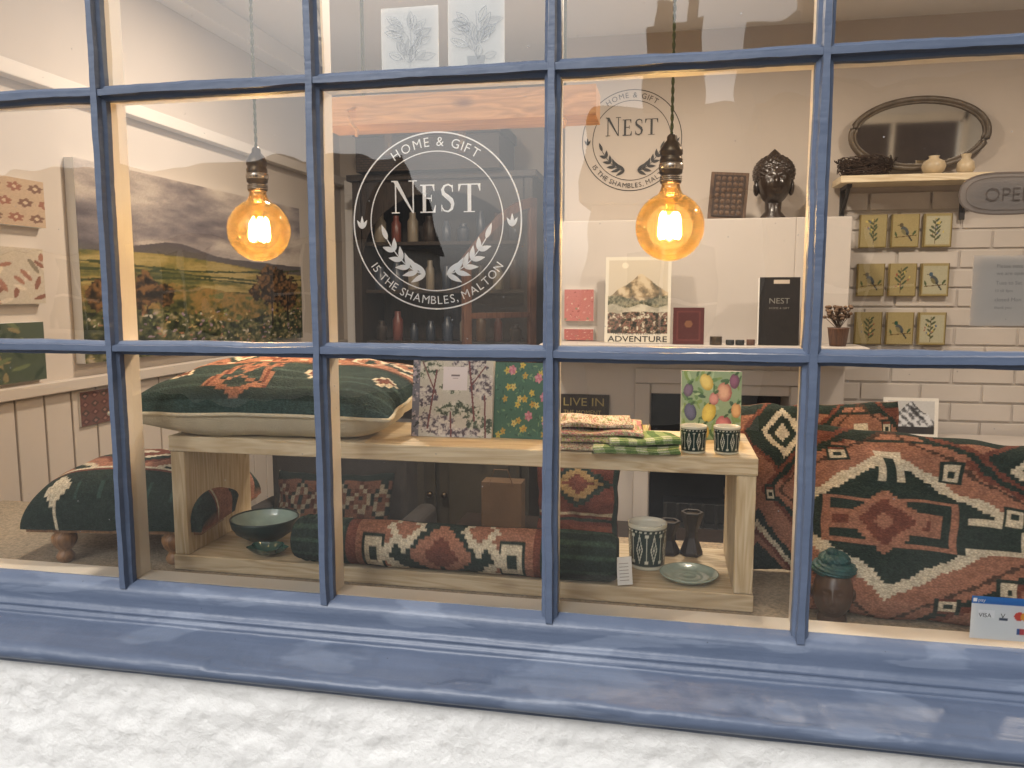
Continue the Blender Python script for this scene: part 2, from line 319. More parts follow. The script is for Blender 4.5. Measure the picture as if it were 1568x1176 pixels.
def sqm(k,x,y,a,b):
    k.rect(x-a,y-b,x+a,y+b,G); k.rect(x-a*.78,y-b*.78,x+a*.78,y+b*.78,R); k.rect(x-a*.66,y-b*.66,x+a*.66,y+b*.66,W_); k.rect(x-a*.30,y-b*.30,x+a*.30,y+b*.30,G)
def kilim_big(seed=3):
    k=Cv(260,200,T,seed,(92,70)); P=lambda x,y:((x-1225)/480,(968-y)/322)
    cx,cy=P(1338,812)
    k.rect(0,.93,1,1,G); k.rect(.0,.90,.12,.95,R); k.rect(.2,.94,.36,.97,T)
    x,y=P(1560,705); k.dia(x,y,.27,.29,R); k.dia(x,y,.24,.26,G); k.dia(x,y,.14,.16,W_); k.dia(x,y,.10,.11,G); k.dia(x,y,.05,.06,W_)
    x,y=P(1640,960); k.dia(x,y,.30,.34,G); k.dia(x,y,.26,.29,W_);k.dia(x,y,.22,.25,R);k.dia(x,y,.19,.21,T);k.dia(x,y,.15,.16,G)
    k.ring(cx,cy,.59,.62,.030,R); k.ring(cx,cy,.56,.59,.030,G); k.ring(cx,cy,.49,.51,.018,BR)
    # stepped star with toothed cream outline
    tooth=.018*((np.floor(k.U*92)+np.floor(k.V*70))%2)
    k.put(abs(k.U-cx)/.375+abs(k.V-cy)/.385+tooth<1,W_); k.dia(cx,cy,.315,.32,G)
    k.rect(cx-.035,cy+.2,cx+.035,cy+.38,W_); k.rect(cx-.02,cy+.16,cx+.02,cy+.345,G)
    k.rect(cx+.2,cy-.12,cx+.37,cy+.04,W_); k.rect(cx+.2,cy-.09,cx+.345,cy+.01,G)
    k.rect(cx-.20,cy-.13,cx+.175,cy+.12,T); k.rect(cx-.185,cy-.105,cx+.16,cy+.095,G); k.rect(cx-.2,cy-.055,cx+.13,cy+.045,T); k.rect(cx-.17,cy-.025,cx+.10,cy+.015,R)
    k.dia(cx-.02,cy,.115,.17,T); k.dia(cx-.02,cy,.08,.12,R); k.dia(cx-.02,cy,.03,.045,T)
    for (px,py) in ((1266,700),(1418,722),(1492,790),(1488,902),(1412,940),(1262,925),(1600,820),(1660,760)):
        x,y=P(px,py); sqm(k,x,y,.032,.048)
    return k.noise(.14)
def kilim_b(seed=4,W=220,H=150,q=(66,44)):
    k=Cv(W,H,(46,64,62),seed,q); Gt=(46,64,62)
    k.rect(0,.52,1,1,T)
    for i in range(6):
        x=.08+.17*i; k.dia(x,.74,.115,.20,Gt if i%2 else R); k.dia(x,.74,.085,.15,W_); k.dia(x,.74,.06,.105,T); k.dia(x,.74,.025,.045,Gt)
    for i in range(14): k.rect(.02+.07*i,.54,.055+.07*i,.57,W_ if i%2 else BR)
    k.rect(0,.49,1,.52,BR); k.rect(0,.47,1,.485,W_)
    k.put((abs(abs(k.U-.42)-.078+ (k.V-.3)*.1)<.020)&(k.V<.47)&(k.V>.10),T)
    k.put((abs(abs(k.U-.42)-.078+ (k.V-.3)*.1)<.007)&(k.V<.47)&(k.V>.10),R)
    k.dia(.42,.12,.09,.1,T); k.dia(.42,.14,.05,.06,Gt); k.dia(.42,.36,.05,.12,T); k.dia(.42,.36,.025,.06,R)
    k.put(((k.V*44).astype(int)%4==0)&(k.V<.3)&(k.C[...,0]<.05),(66,86,84))
    for xx in (.14,.66,.92): k.dia(xx,.3,.05,.09,W_); k.dia(xx,.3,.032,.06,R)
    k.rect(0,.94,1,1,Gt)
    return k.noise(.16)
def kilim_stool():
    k=Cv(190,160,T,9,(56,48))
    k.dia(.5,.52,.57,.52,G);k.dia(.5,.52,.49,.44,W_);k.dia(.5,.52,.44,.40,T);k.dia(.5,.52,.34,.30,R);k.dia(.5,.52,.3,.26,G);k.dia(.5,.52,.22,.19,W_);k.dia(.5,.52,.17,.15,R);k.dia(.5,.52,.06,.05,W_)
    for x,y in ((.1,.32),(.9,.32),(.1,.75),(.9,.75)): sqm(k,x,y,.05,.06)
    k.rect(0,0,1,.2,G); k.dia(.2,.1,.07,.1,W_); k.rect(0,.2,1,.225,R); k.rect(0,.225,1,.24,W_)
    k.put((abs(((k.U*8)%1)-.5)+abs(((k.V*6)%1)-.5)<.2)&(k.V<.2)&(k.U>.3),(60,82,76))
    k.rect(0,.86,1,1,G)
    for i in range(7): k.dia(.08+.14*i,.93,.04,.05,W_)
    return k.noise(.16)
def pillow(name,M,w,h,Tk,cv,back,pin=.07,mt=None,wr=.004,seed=1,piping=None):
    b=B(name); mt=mt or M_kilim; H,W=cv.U.shape; vs=[];
    def pos(u,v,sg):
        x=u*(1-pin*(1-v*v)*abs(u)**3); y=v*(1-pin*(1-u*u)*abs(v)**3)
        t=((1-abs(u)**2.6)*(1-abs(v)**2.6))
        t=max(t,0)**.42
        nz=noise.noise(Vector((u*2.3+seed,v*2.1,seed*1.7)))*wr*3+noise.noise(Vector((u*6,v*6+seed,2)))*wr
        e=noise.noise(Vector((u*3,v*3,seed*2.2)))*.008
        return (x*w/2+e,y*h/2+e,sg*(t*Tk/2+nz*t))
    for j in range(H):
        for i in range(W): vs.append(pos(-1+2*i/(W-1),-1+2*j/(H-1),1))
    fs=[(j*W+i,j*W+i+1,(j+1)*W+i+1,(j+1)*W+i) for j in range(H-1) for i in range(W-1)]
    b.add(vs,fs,mt,True,cv.C.reshape(-1,3),M)
    nb=40;vs=[pos(-1+2*i/nb,-1+2*j/nb,-1) for j in range(nb+1) for i in range(nb+1)]
    fs=[(j*(nb+1)+i,(j+1)*(nb+1)+i,(j+1)*(nb+1)+i+1,j*(nb+1)+i+1) for j in range(nb) for i in range(nb)]
    b.add(vs,fs,back,True,None,M)
    if piping:
        pts=[]
        for k in range(161):
            a=k/160*4; sd=int(a)%4; f=-1+2*(a-int(a))
            u,v=[(f,-1),(1,f),(-f,1),(-1,-f)][sd]; pts.append(M@Vector(pos(u,v,0)))
        b.tube(pts,piping,back,6,caps=False)
    return b.done()
# ------------------------------------------------------------------ glyphs
def text_geo(st,size=1.0,off=0):
    cu=D.curves.new("tmp","FONT");cu.body=st;cu.size=size;cu.offset=off;cu.resolution_u=3
    ob=D.objects.new("tmp",cu);COL.objects.link(ob);dg=bpy.context.evaluated_depsgraph_get()
    me=D.meshes.new_from_object(ob.evaluated_get(dg));vs=[(v.co.x,v.co.y) for v in me.vertices];fs=[tuple(p.vertices) for p in me.polygons]
    D.objects.remove(ob);D.curves.remove(cu);D.meshes.remove(me)
    return vs,fs
def put_text(b,st,O,h,mt,width=None,M=None,center=False,off=0):
    vs,fs=text_geo(st,1.0,off)
    if not vs: return
    x0=min(v[0] for v in vs);x1=max(v[0] for v in vs);y0=min(v[1] for v in vs);y1=max(v[1] for v in vs)
    sy=h/(y1-y0); sx=(width/(x1-x0)) if width else sy
    cx=(x1-x0)*sx/2 if center else 0
    b.add([(O[0]+(v[0]-x0)*sx-cx,O[1],O[2]+(v[1]-y0)*sy) for v in vs],fs,mt,False,None,M)
def arc_text(b,st,C0,Rb,h,a0,a1,mt,top=True):
    glyph=[];wid=[]
    for ch in st:
        if ch==" ": glyph.append(None);wid.append(.30);continue
        vs,fs=text_geo(ch); x0=min(v[0] for v in vs);x1=max(v[0] for v in vs); glyph.append((vs,fs,(x0+x1)/2));wid.append(x1-x0+.14)
    tot=sum(wid);acc=0
    for g,w in zip(glyph,wid):
        t=(acc+w/2)/tot;acc+=w
        if g is None: continue
        a=rad(a0+(a1-a0)*t); sc=h/.70
        rot=a-math.pi/2 if top else a+math.pi/2
        ca,sa=math.cos(rot),math.sin(rot);cx,cz=C0[0]+Rb*math.cos(a),C0[2]+Rb*math.sin(a)
        b.k+=1;dy=-.00012*(b.k%24)
        b.add([(cx+((v[0]-g[2])*ca-v[1]*sa)*sc,C0[1]+dy,cz+((v[0]-g[2])*sa+v[1]*ca)*sc) for v in g[0]],g[1],mt)
def nest(b,O,w,h,mt):
    def rc(x0,y0,x1,y1): return [(x0,y0),(x1,y0),(x1,y1),(x0,y1)]
    def ser(ps,ox,s,sx):
        for p in ps: b.flat([(ox+x*sx,y*s) for x,y in p],O,mt)
    Nn=[rc(.13,0,.18,1),rc(.80,0,.85,1),[(.05,1),(.24,1),(.85,0),(.80,0),(.78,.02)],rc(.0,0,.31,.035),rc(0,.965,.2,1),rc(.66,.965,.98,1)]
    E=[rc(.1,0,.24,1),rc(0,.955,.6,1),rc(.24,.49,.48,.535),rc(0,0,.64,.045),[(.5,.955),(.6,.955),(.6,.76),(.58,.76)],[(.54,.045),(.64,.045),(.655,.27),(.63,.27)],rc(.455,.4,.485,.63)]
    Tt=[rc(.34,0,.48,1),rc(0,.955,.82,1),[(0,.955),(.1,.955),(.03,.74),(0,.74)],[(.72,.955),(.82,.955),(.82,.74),(.79,.74)],rc(.2,0,.62,.035)]
    S=[(.50,.80),(.46,.92),(.32,.98),(.17,.93),(.10,.80),(.14,.66),(.30,.54),(.44,.43),(.50,.29),(.46,.12),(.32,.03),(.16,.06),(.07,.20)]
    Sw=[.02,.05,.06,.07,.10,.13,.15,.15,.12,.09,.06,.05,.02]
    U=w/3.35; hs=h*.86
    ser(Nn,0,h,U)
    ser(E,1.1*U,hs,U*.9)
    b.strip([((1.85+x*.95)*U,y*hs) for x,y in S],[q*h*.95 for q in Sw],O,mt)
    ser([rc(.475,.72,.51,.96),rc(.055,.04,.09,.27)],1.85*U,hs,U*.95)
    ser(Tt,2.52*U,hs,U)
def logo(name,C0,R0,mt):
    b=B(name);X,Yp,Z=C0
    for r,w in ((R0,.017),(R0*.79,.013)):
        b.strip([(r*math.cos(i/96*2*math.pi),r*math.sin(i/96*2*math.pi)) for i in range(96)],w*R0,C0,mt,closed=True)
    arc_text(b,"HOME & GIFT",C0,R0*.845,R0*.105,126,54,mt,True)
    arc_text(b,"15 THE SHAMBLES, MALTON",C0,R0*.945,R0*.095,212,328,mt,False)
    nest(b,(X-R0*.53,Yp,Z+R0*.1),R0*1.06,R0*.37,mt)
    def leafp(x,y,a,l,w):
        ps=[(k/8*l,w*.5*math.sin(math.pi*(k/8)**.75)) for k in range(9)]+[(k/8*l,-w*.5*math.sin(math.pi*(k/8)**.75)) for k in range(7,0,-1)]
        ca,sa=math.cos(a),math.sin(a)
        b.flat([((x+p*ca-q*sa)*R0,(y+p*sa+q*ca)*R0) for p,q in ps],C0,mt)
    for sg in (-1,1):
        st=[]
        for k in range(11):
            t=k/10; x=sg*(.13+.50*t-.04*t*t); y=-.60+.07*t+.33*t*t; st.append((x*R0,y*R0))
            tang=math.atan2(.07+.66*t,.50-.08*t)
            if k%2==0 and k<10:
                for s2 in (-1,1):
                    aa=tang+s2*.62; leafp(x,y,aa if sg>0 else math.pi-aa,.205-.006*k,.062)
            if k==10: leafp(x,y,tang+.15 if sg>0 else math.pi-tang-.15,.19,.06)
        b.strip(st,.012*R0,C0,mt)
        for aa in (-.55,0,.55): leafp(sg*.895,-.07,math.pi/2+aa,.12 if aa else .15,.042)
    return b.done()
# ================================================================== EXTERIOR
B("ground").box(-60,60,-60,60,-.2,-.004,M_asph).done()
B("pavement").box(-30,30,-2.6,-.09,-.004,.1,M_pave).done(.01)
def house(name,x0,x1,y,h,mt):
    b=B(name); b.box(x0,x1,y-5,y,0,h,mt)
    n=max(1,int((x1-x0)/1.8))
    for lv in range(max(1,int(h/2.5))):
        for i in range(n):
            x=x0+(i+.5)*(x1-x0)/n; z=.9+lv*2.5
            b.box(x-.45,x+.45,y-.02,y+.02,z,z+1.2,M_win); b.box(x-.5,x+.5,y,y+.07,z-.08,z-.005,M_cream)
            b.box(x-.02,x+.02,y+.021,y+.04,z,z+1.2,M_cream); b.box(x-.45,x+.45,y+.022,y+.037,z+.58,z+.62,M_cream)
    zz=h
    b.add([(x0-.1,y+.25,zz),(x1+.1,y+.25,zz),(x1+.1,y-2.5,zz+1.6),(x0-.1,y-2.5,zz+1.6),(x0-.1,y-5.2,zz),(x1+.1,y-5.2,zz)],[(0,1,2,3),(3,2,5,4),(0,3,4),(1,5,2)],M_slate)
    b.box(x0+.5,x0+1.3,y-2.8,y-2.2,zz+1,zz+2.5,M_brick)
    for q in (0,.4): b.lathe([(.1,0),(.09,.35),(.11,.36)],(x0+.7+q,y-2.5,zz+2.5),M_brick,12)
    return b.done()
house("brick_house",.9,9,-7.2,3.5,M_brick); house("brick_house",-1.0,.88,-7.6,2.6,M_render)
house("rendered_house",-16,-4.4,-9.5,2.2,M_render)
w=B("shopfront_wall"); nx,nz=640,72;vs=[]
for j in range(nz+1):
    for i in range(nx+1):
        x=-1.9+4.0*i/nx; z=.55+.385*j/nz
        d=noise.noise(Vector((x*3,z*5,0)))*.008+noise.noise(Vector((x*9,z*16,3)))*.006+noise.noise(Vector((x*30,z*38,7)))*.003+noise.noise(Vector((x*80,z*90,9)))*.0010
        vs.append((x,-.084-d,z))
w.add(vs,[(j*(nx+1)+i,j*(nx+1)+i+1,(j+1)*(nx+1)+i+1,(j+1)*(nx+1)+i) for j in range(nz) for i in range(nx)],M_white,True)
w.box(-1.9,2.1,-.088,.0,.0,.55,M_white)
w.box(-1.9,2.1,-.064,.0,.56,.9,M_white)
w.box(-6,-1.9,-.1,.1,0,5.2,M_white).box(2.1,6,-.1,.1,0,5.2,M_white)
w.box(-1.9,-1.74,-.07,.04,.95,2.36,M_white).box(1.77,2.1,-.07,.04,.95,2.36,M_white).box(-1.9,2.1,-.09,.04,2.362,5.2,M_white)
w.done()
# window
win=empty("shop_window")
xs=[-1.318+.381*i for i in range(8)]; zs=[1.457,1.880]
bo=B("outer_glazing_bars",win)
prof=[(-.0130,0.001),(-.0122,-.009),(-.0072,-.013),(-.0052,-.022),(.0052,-.022),(.0072,-.013),(.0122,-.009),(.0130,.001)]
def bar(b,p0,p1,vert,prof,mt,dep=1.0,jit=.0011,n=90,seed=0):
    vs=[];m=len(prof)
    for k in range(n+1):
        t=k/n;a=p0+(p1-p0)*t
        for (u,y) in prof:
            j1=noise.noise(Vector((a*9,seed*3.1,u*60)))*jit*1.7+noise.noise(Vector((a*50,seed,u*99)))*jit*.8
            uu=u+j1; yy=y*dep+noise.noise(Vector((a*14,seed,y*90+5)))*jit*(y<-.004)
            vs.append((seed+uu,yy,a) if vert else (a,yy,seed+uu))
    fs=[(k*m+i,k*m+i+1,(k+1)*m+i+1,(k+1)*m+i) for k in range(n) for i in range(m-1)]
    if vert: fs=[f[::-1] for f in fs]
    b.add(vs,fs,mt,False)
for x in xs: bar(bo,1.03,2.32,True,prof,M_blue,1.0,seed=x)
for z in zs: bar(bo,-1.72,1.75,False,[(a,y) for a,y in prof],M_blue,.9,seed=z,n=240)
bo.done()
bi=B("inner_glazing_bars",win)
for x in xs: bi.box(x-.009,x+.009,.002,.046,1.04,2.32,M_cream)
for z in zs: bi.box(-1.72,1.75,.0025,.043,z-.0085,z+.0085,M_cream)
bi.box(-1.72,1.75,.0035,.05,1.005,1.0405,M_cream).box(-1.75,-1.71,-.03,.05,1.0,2.36,M_cream).box(1.74,1.775,-.03,.05,1.0,2.36,M_cream).box(-1.75,1.77,-.03,.05,2.31,2.36,M_cream)
bi.done(.0015)
gl=B("glass_panes",win)
xe=[-1.71]+xs+[1.74]; ze=[1.03]+zs+[2.32]
for i in range(len(xe)-1):
    for j in range(3):
        tx=rnd.uniform(-.0015,.0015);tz=rnd.uniform(-.0015,.0015)
        gl.add([(xe[i],.0015-tx-tz,ze[j]),(xe[i+1],.0015+tx-tz,ze[j]),(xe[i+1],.0015+tx+tz,ze[j+1]),(xe[i],.0015-tx+tz,ze[j+1])],[(0,1,2,3)],M_glass)
gl.done()
sl=B("sill",win)
pr=[(.002,1.0405),(-.010,1.036),(-.018,1.030),(-.022,1.024),(-.0225,1.012),(-.023,1.000),(-.025,.994),(-.030,.992),(-.031,.988),(-.029,.986),(-.034,.983),(-.037,.978),(-.0355,.975),(-.043,.9735),(-.052,.9715),(-.062,.969),(-.072,.9665),(-.083,.964),(-.092,.962),(-.100,.9605),(-.106,.959),(-.112,.957),(-.117,.9545),(-.121,.950),(-.1225,.943),(-.121,.936),(-.116,.931),(-.108,.928),(-.104,.926),(-.104,.921),(-.10,.918),(-.085,.918)]
n=700;vs=[];m=len(pr)
for k in range(n+1):
    x=-1.9+4.0*k/n
    for q,(y,z) in enumerate(pr):
        am=.0008 if q<13 else .0026
        dz=noise.noise(Vector((x*4,q*.3,1)))*am+noise.noise(Vector((x*17,q*.5,8)))*am*.6+noise.noise(Vector((x*60,q*.9,4)))*am*.25
        fl=noise.noise(Vector((x*3.1,q*.22,14.2)))+.25*noise.noise(Vector((x*16,q*.6,3)))
        st=-.0032 if (15<=q<=25 and fl>.12) else 0
        vs.append((x,y-(dz if q>=21 else dz*.4)-(st*.7 if q>21 else 0),z+dz+(st if q<=22 else 0)))
sl.add(vs,[(k*m+i,k*m+i+1,(k+1)*m+i+1,(k+1)*m+i) for k in range(n) for i in range(m-1)],M_sill,True)
sl.done()
# decals / paper on glass
logo("window_logo_decal",(-.3605,.0060,1.662),.1365,M_decal)
ps=B("payment_card_sticker"); k=Cv(60,50,(236,238,240),2)
k.rect(0,.82,1,1,(30,110,190)); k.rect(.03,.86,.1,.95,(255,255,255))
k.rect(.12,.5,.42,.68,(250,250,252));k.ell(.85,.58,.09,.1,(215,60,40));k.ell(.95,.58,.08,.1,(235,160,40));k.rect(.82,.15,.95,.3,(50,90,160));k.rect(.88,.15,.95,.3,(190,50,60));k.rect(.5,.45,.66,.52,(40,60,90))
ps.panel(k,(.443,.0045,1.050),(.075,0,0),(0,0,.064),M_print); put_text(ps,"VISA",(.453,.0038,1.083),.006,M_ink);put_text(ps,"V",(.482,.0038,1.083),.007,M_ink);put_text(ps,"pay",(.4515,.0038,1.1045),.005,M_decal); ps.done()
nt_=B("paper_notice"); M_pn=mat("notice_paper",(.62,.56,.50),.8,.04); nt_.box(.415,.52,.0048,.0055,1.505,1.602,M_pn); M_gi=mat("grey_ink",(.36,.33,.30),.7)
for i,tx_ in enumerate(["Please note","we are open","Tues to Sat","10 till 4pm","closed Mon","thank you"]): put_text(nt_,tx_,(.445,.0042,1.585-.0115*i),.005,M_gi)
nt_.done()
os_=B("open_sign")
pts=[(.044*math.copysign(abs(math.cos(t))**.7,math.cos(t))*1.35,.028*math.copysign(abs(math.sin(t))**.8,math.sin(t))) for t in [i/48*2*math.pi for i in range(48)]]
M_sg=mat("sign_board",(.40,.33,.275),.6,.1,8); M_sg2=mat("sign_brown",(.24,.18,.14),.6,.1)
os_.flat(pts,(.452,.0085,1.686),M_sg); os_.strip(pts,.0022,(.452,.0078,1.686),M_sg2,closed=True); os_.strip([(a*.86,b_*.8) for a,b_ in pts],.0008,(.452,.0075,1.686),M_sg2,closed=True)
put_text(os_,"OPEN",(.456,.0062,1.676),.018,M_sg2,width=.062,center=True,off=-.008); os_.done()
M_pi=mat("pencil_ink",(.42,.44,.46),.7)
def botanical(name,x0,x1,z0,z1,seed):
    b=B(name); b.box(x0,x1,.0048,.0056,z0,z1,M_paper); r=random.Random(seed)
    cx=(x0+x1)/2;O=(cx,.0036,z0)
    b.strip([(0,.008),(.002,.05),(0,.085)],.0009,O,M_pi)
    for k in range(24):
        a=rad(8+164*(k/23)); zc=.014+.056*r.random(); l=.020+.012*r.random(); w_=.011
        ps_=[(j/11*l,math.sin(math.pi*j/11)*w_*.5) for j in range(12)]; ps_+= [(p[0],-p[1]) for p in ps_[::-1]][1:-1]
        ca,sa=math.cos(a),math.sin(a)
        b.strip([(p*ca-q*sa+.012*math.cos(a),zc+p*sa+q*ca) for p,q in ps_],.0008,O,M_pi,closed=True)
        b.strip([(p*ca+.012*math.cos(a),zc+p*sa) for p in (0,l*.8)],.0005,O,M_pi)
    if seed==1: b.strip([(-.003,.07),(0,.096),(.003,.07)],.0008,O,M_pi)
    else: b.flat([(-.012,.004),(.012,.004),(.014,.020),(-.014,.020)],O,M_pi)
    return b.done()
botanical("botanical_drawing",-.445,-.353,1.888,1.986,1); botanical("botanical_drawing",-.338,-.250,1.888,1.996,2)
# ================================================================== INTERIOR SHELL
room=empty("shop_interior")
b=B("walls",room)
b.box(-1.80,-1.70,.05,2.85,.1,2.7,M_wall)
b.box(-1.70,-.44,2.75,2.85,.1,2.7,M_wall)
b.box(-.44,2.3,2.17,2.85,.1,2.7,M_wall)
b.box(2.3,2.4,.04,2.85,.1,2.7,M_wall)
b.done()
b=B("ceiling",room).box(-1.8,2.4,.0,2.85,2.6,2.7,M_ceil); b.box(-1.8,2.4,.042,.06,2.36,2.599,M_ceil); b.done()
B("floor",room).box(-1.8,2.4,.0,2.85,.05,.1,M_floor).done()
b=B("display_platform",room).box(-1.70,1.76,.052,.50,.985,1.015,M_sisal); b.box(-1.70,1.76,.44,.46,.1,.984,M_cream); b.done(.004)
b=B("wainscot",room)
for i in range(27):
    y=.055+i*.1; b.box(-1.70,-1.685,y+.003,y+.097,.1,1.27,M_wall)
b.box(-1.70,-1.665,.055,2.74,1.272,1.305,M_wall); b.box(-1.70,-1.66,.055,2.74,2.105,2.145,M_rail); b.box(-1.70,-1.62,.055,2.74,2.52,2.598,M_ceil); b.done(.003)
# painted brickwork on the right of the chimney breast
b=B("painted_brick_wall",room)
b.box(.656,2.299,2.163,2.1695,.1,1.90,M_wallR); r=random.Random(21)
row=0;z=.90
while z<1.88:
    x=.66-(.1125 if row%2 else 0)
    while x<2.2:
        xa=max(x,.658); xb=x+.216
        if xb-xa>.03: b.box(xa,xb,2.1555+r.uniform(-.0012,.0012),2.1625,z,z+.066,M_wallR)
        x+=.225
    z+=.075; row+=1
b.done(.0025)
b=B("door_frame",room); b.box(-1.66,-1.58,2.70,2.749,.1,2.05,M_ceil).box(-1.66,-1.2,2.70,2.749,2.05,2.13,M_ceil); b.done(.004)
b=B("fireplace")
b.box(-.43,-.06,1.90,2.168,.1,1.83,M_wallR).box(.46,.655,1.90,2.168,.1,1.83,M_wallR).box(-.06,.46,1.90,2.168,1.16,1.83,M_wallR)
b.box(-.06,.46,2.12,2.165,.1,1.16,M_soot)
b.box(-.47,.69,1.70,1.898,1.338,1.362,M_wallR)
b.box(-.12,-.062,1.882,1.897,.1,1.2,M_wallR).box(.462,.52,1.882,1.897,.1,1.2,M_wallR).box(-.12,.52,1.882,1.898,1.202,1.26,M_wallR)
b.box(-.02,.42,1.93,2.0,.1,.62,M_black)
for i in range(9): b.box(.0+i*.05,.012+i*.05,1.915,1.93,.3,.72,M_black)
b.strip([(.19*math.cos(t)+.2,.19*math.sin(t)) for t in [math.pi*i/20 for i in range(21)]],.02,(0,1.94,.85),M_black)
b.box(.0,.4,2.0,2.1,.62,.70,M_black)
b.done(.003)
def spot(x,y,P):
    b=B("ceiling_light"); b.lathe([(0,0),(.06,0),(.06,-.03),(.05,-.06),(.045,-.06),(.045,-.035),(0,-.035)],(x,y,2.598),M_steel); b.lathe([(0,-.04),(.043,-.04)],(x,y,2.597),emis("lamp_face",(1,.85,.65),6)); o=b.done()
    l=D.lights.new("downlight","AREA"); l.shape='DISK'; l.size=.12; l.energy=P; l.color=(1,.84,.67); lo=D.objects.new("downlight",l); lo.location=(x,y,2.53); COL.objects.link(lo); lo.parent=o
for x,y,P in ((-.95,1.1,24),(.1,1.25,18),(1.25,1.1,17)): spot(x,y,P)
# ================================================================== PENDANTS
def pendant(x,y,zc):
    b=B("pendant_lamp"); R0=.0625
    pr=[(0.0,-R0)]
    for i in range(1,26):
        t=math.pi*i/26*.915; pr.append((R0*math.sin(t),-R0*math.cos(t)))
    pr+=[(.0185,.066),(.0165,.074),(.0160,.082)]
    b.lathe(pr,(x,y,zc),M_bulb,56)
    z=zc+.078
    b.lathe([(.0,0),(.0185,0),(.0195,.003),(.0195,.012),(.017,.014),(.0175,.016),(.0205,.018),(.021,.022),(.0205,.040),(.021,.043),(.0195,.046),(.0185,.050),(.0205,.052),(.0205,.060),(.014,.072),(.009,.077),(.0085,.084),(.005,.088),(0,.089)],(x,y,z),M_brass,40)
    for q in (.004,.0075,.011): b.lathe([(.0195,q),(.0207,q+.001),(.0195,q+.002)],(x,y,z),M_steel,40)
    b.lathe([(.0206,.024),(.0222,.026),(.0222,.034),(.0206,.036)],(x,y,z),M_steel,40)
    b.lathe([(.011,.07),(.009,.03),(.005,.01),(.003,.0),(0,-.002)],(x,y,zc),M_bulb,20)
    for i in range(5):
        a=i*math.pi*.4+.3; r1=.0135; hh=[.027,.023,.029,.021,.026][i]; pts=[];rs=[]
        for q in range(9):
            t=q/8; pts.append((x+(r1+.004*t)*math.cos(a),y+(r1+.004*t)*math.sin(a),zc+hh-(hh+.023)*t)); rs.append(.0066*math.sqrt(max(.06,1-(2*t-1)**4)))
        b.tube(pts,rs,M_fil,10)  # filament tubes fattened so their shape imitates the glare of the core
    zz=z+.086; pts=[[],[]]
    for k in range(260):
        t=k/259; h=zz+(2.59-zz)*t
        for s_ in (0,1):
            a=t*150+s_*math.pi; pts[s_].append((x+.0016*math.cos(a),y+.0016*math.sin(a),h))
    for s_ in (0,1): b.tube(pts[s_],.0018,M_cord,6)
    b.lathe([(0,0),(.05,0),(.05,-.012),(.01,-.03),(0,-.03)],(x,y,2.599),M_brass,30)
    o=b.done()
    l=D.lights.new("bulb_light","POINT"); l.energy=10; l.color=(1,.68,.37); l.shadow_soft_size=.02; lo=D.objects.new("bulb_light",l); lo.location=(x,y,zc); COL.objects.link(lo); lo.parent=o
pendant(-.8255,.3,1.678); pendant(.0,.3,1.672)
b=B("hanging_timber_rail"); b.box(-.74,-.15,.42,.52,1.905,1.965,M_beam)
for x in (-.66,-.22):
    b.tube([(x,.47,2.6),(x,.47,1.96)],.004,M_cord,8); b.tube([(x,.419,1.94),(x-.01,.40,1.93),(x,.395,1.905),(x+.012,.40,1.89),(x+.006,.41,1.88)],.004,M_beam,8)
b.done(.004)
# ================================================================== BENCH
b=B("wooden_bench"); x0,x1,y0,y1=-.932,.152,.12,.36
b.box(x0,x1,y0,y1,1.250,1.280,M_pineX); b.box(x0+.002,x0+.032,y0+.002,y1-.002,1.0465,1.2495,M_pineZ); b.box(x1-.034,x1-.002,y0+.002,y1-.002,1.0465,1.2495,M_pineZ); b.box(x0,x1,y0,y1,1.016,1.046,M_pineY); b.done(.0022,3)
M=Matrix.Translation((-.755,.285,1.345))@Matrix.Rotation(rad(3),4,'Z')@Matrix.Rotation(rad(5),4,'X')
pillow("kilim_cushion",M,.54,.40,.135,kilim_b(4),M_calico,pin=.05,piping=.004,seed=2)
def stand(x,y,z,w,h,lean,yaw,roll=0): # bottom edge centre at x,y,z
    return Matrix.Translation((x,y,z))@Matrix.Rotation(rad(yaw),4,'Z')@Matrix.Rotation(rad(90-lean),4,'X')@Matrix.Rotation(rad(roll),4,'Z')@Matrix.Translation((0,h/2,0))
pillow("kilim_cushion",stand(.505,.132,1.006,.56,.325,22,0,-3),.56,.322,.12,kilim_big(3),M_calico,pin=.05,seed=5)
kb=kilim_big(6); kb.C=kb.C[:, ::-1]
pillow("kilim_cushion",stand(.290,.31,1.012,.30,.35,12,-6,3),.30,.33,.09,kb,M_calico,pin=.05,seed=8)
# ------------------------------------------------------------------ footstool
b=B("kilim_footstool"); k=kilim_stool(); H,W=k.U.shape;vs=[]
MS=Matrix.Translation((-1.082,.262,0))@Matrix.Rotation(rad(8),4,'Z'); hx,hy=.198,.165
for j in range(H):
    for i in range(W):
        u=-1+2*i/(W-1);v=-1+2*j/(H-1)
        z=((1-abs(u)**4)*(1-abs(v)**4)); z=max(z,0)**.36
        e=1-.07*(1-z)
        vs.append((u*hx*e,v*hy*e,1.088+.090*z+.036*(1-u*u)*(1-v*v)+.003*noise.noise(Vector((u*3,v*3,1)))))
b.add(vs,[(j*W+i,j*W+i+1,(j+1)*W+i+1,(j+1)*W+i) for j in range(H-1) for i in range(W-1)],M_kilim,True,k.C.reshape(-1,3),MS)
b.box(-hx+.02,hx-.02,-hy+.02,hy-.02,1.080,1.094,M_turn,MS)
leg=[(.012,0),(.016,.004),(.018,.012),(.013,.02),(.011,.024),(.020,.034),(.024,.045),(.023,.055),(.015,.062),(.019,.066),(.022,.068)]
for sx in (-1,1):
    for sy in (-1,1): b.lathe(leg,(sx*(hx-.085),sy*(hy-.04),1.0155),M_turn,24,MS)
b.done()
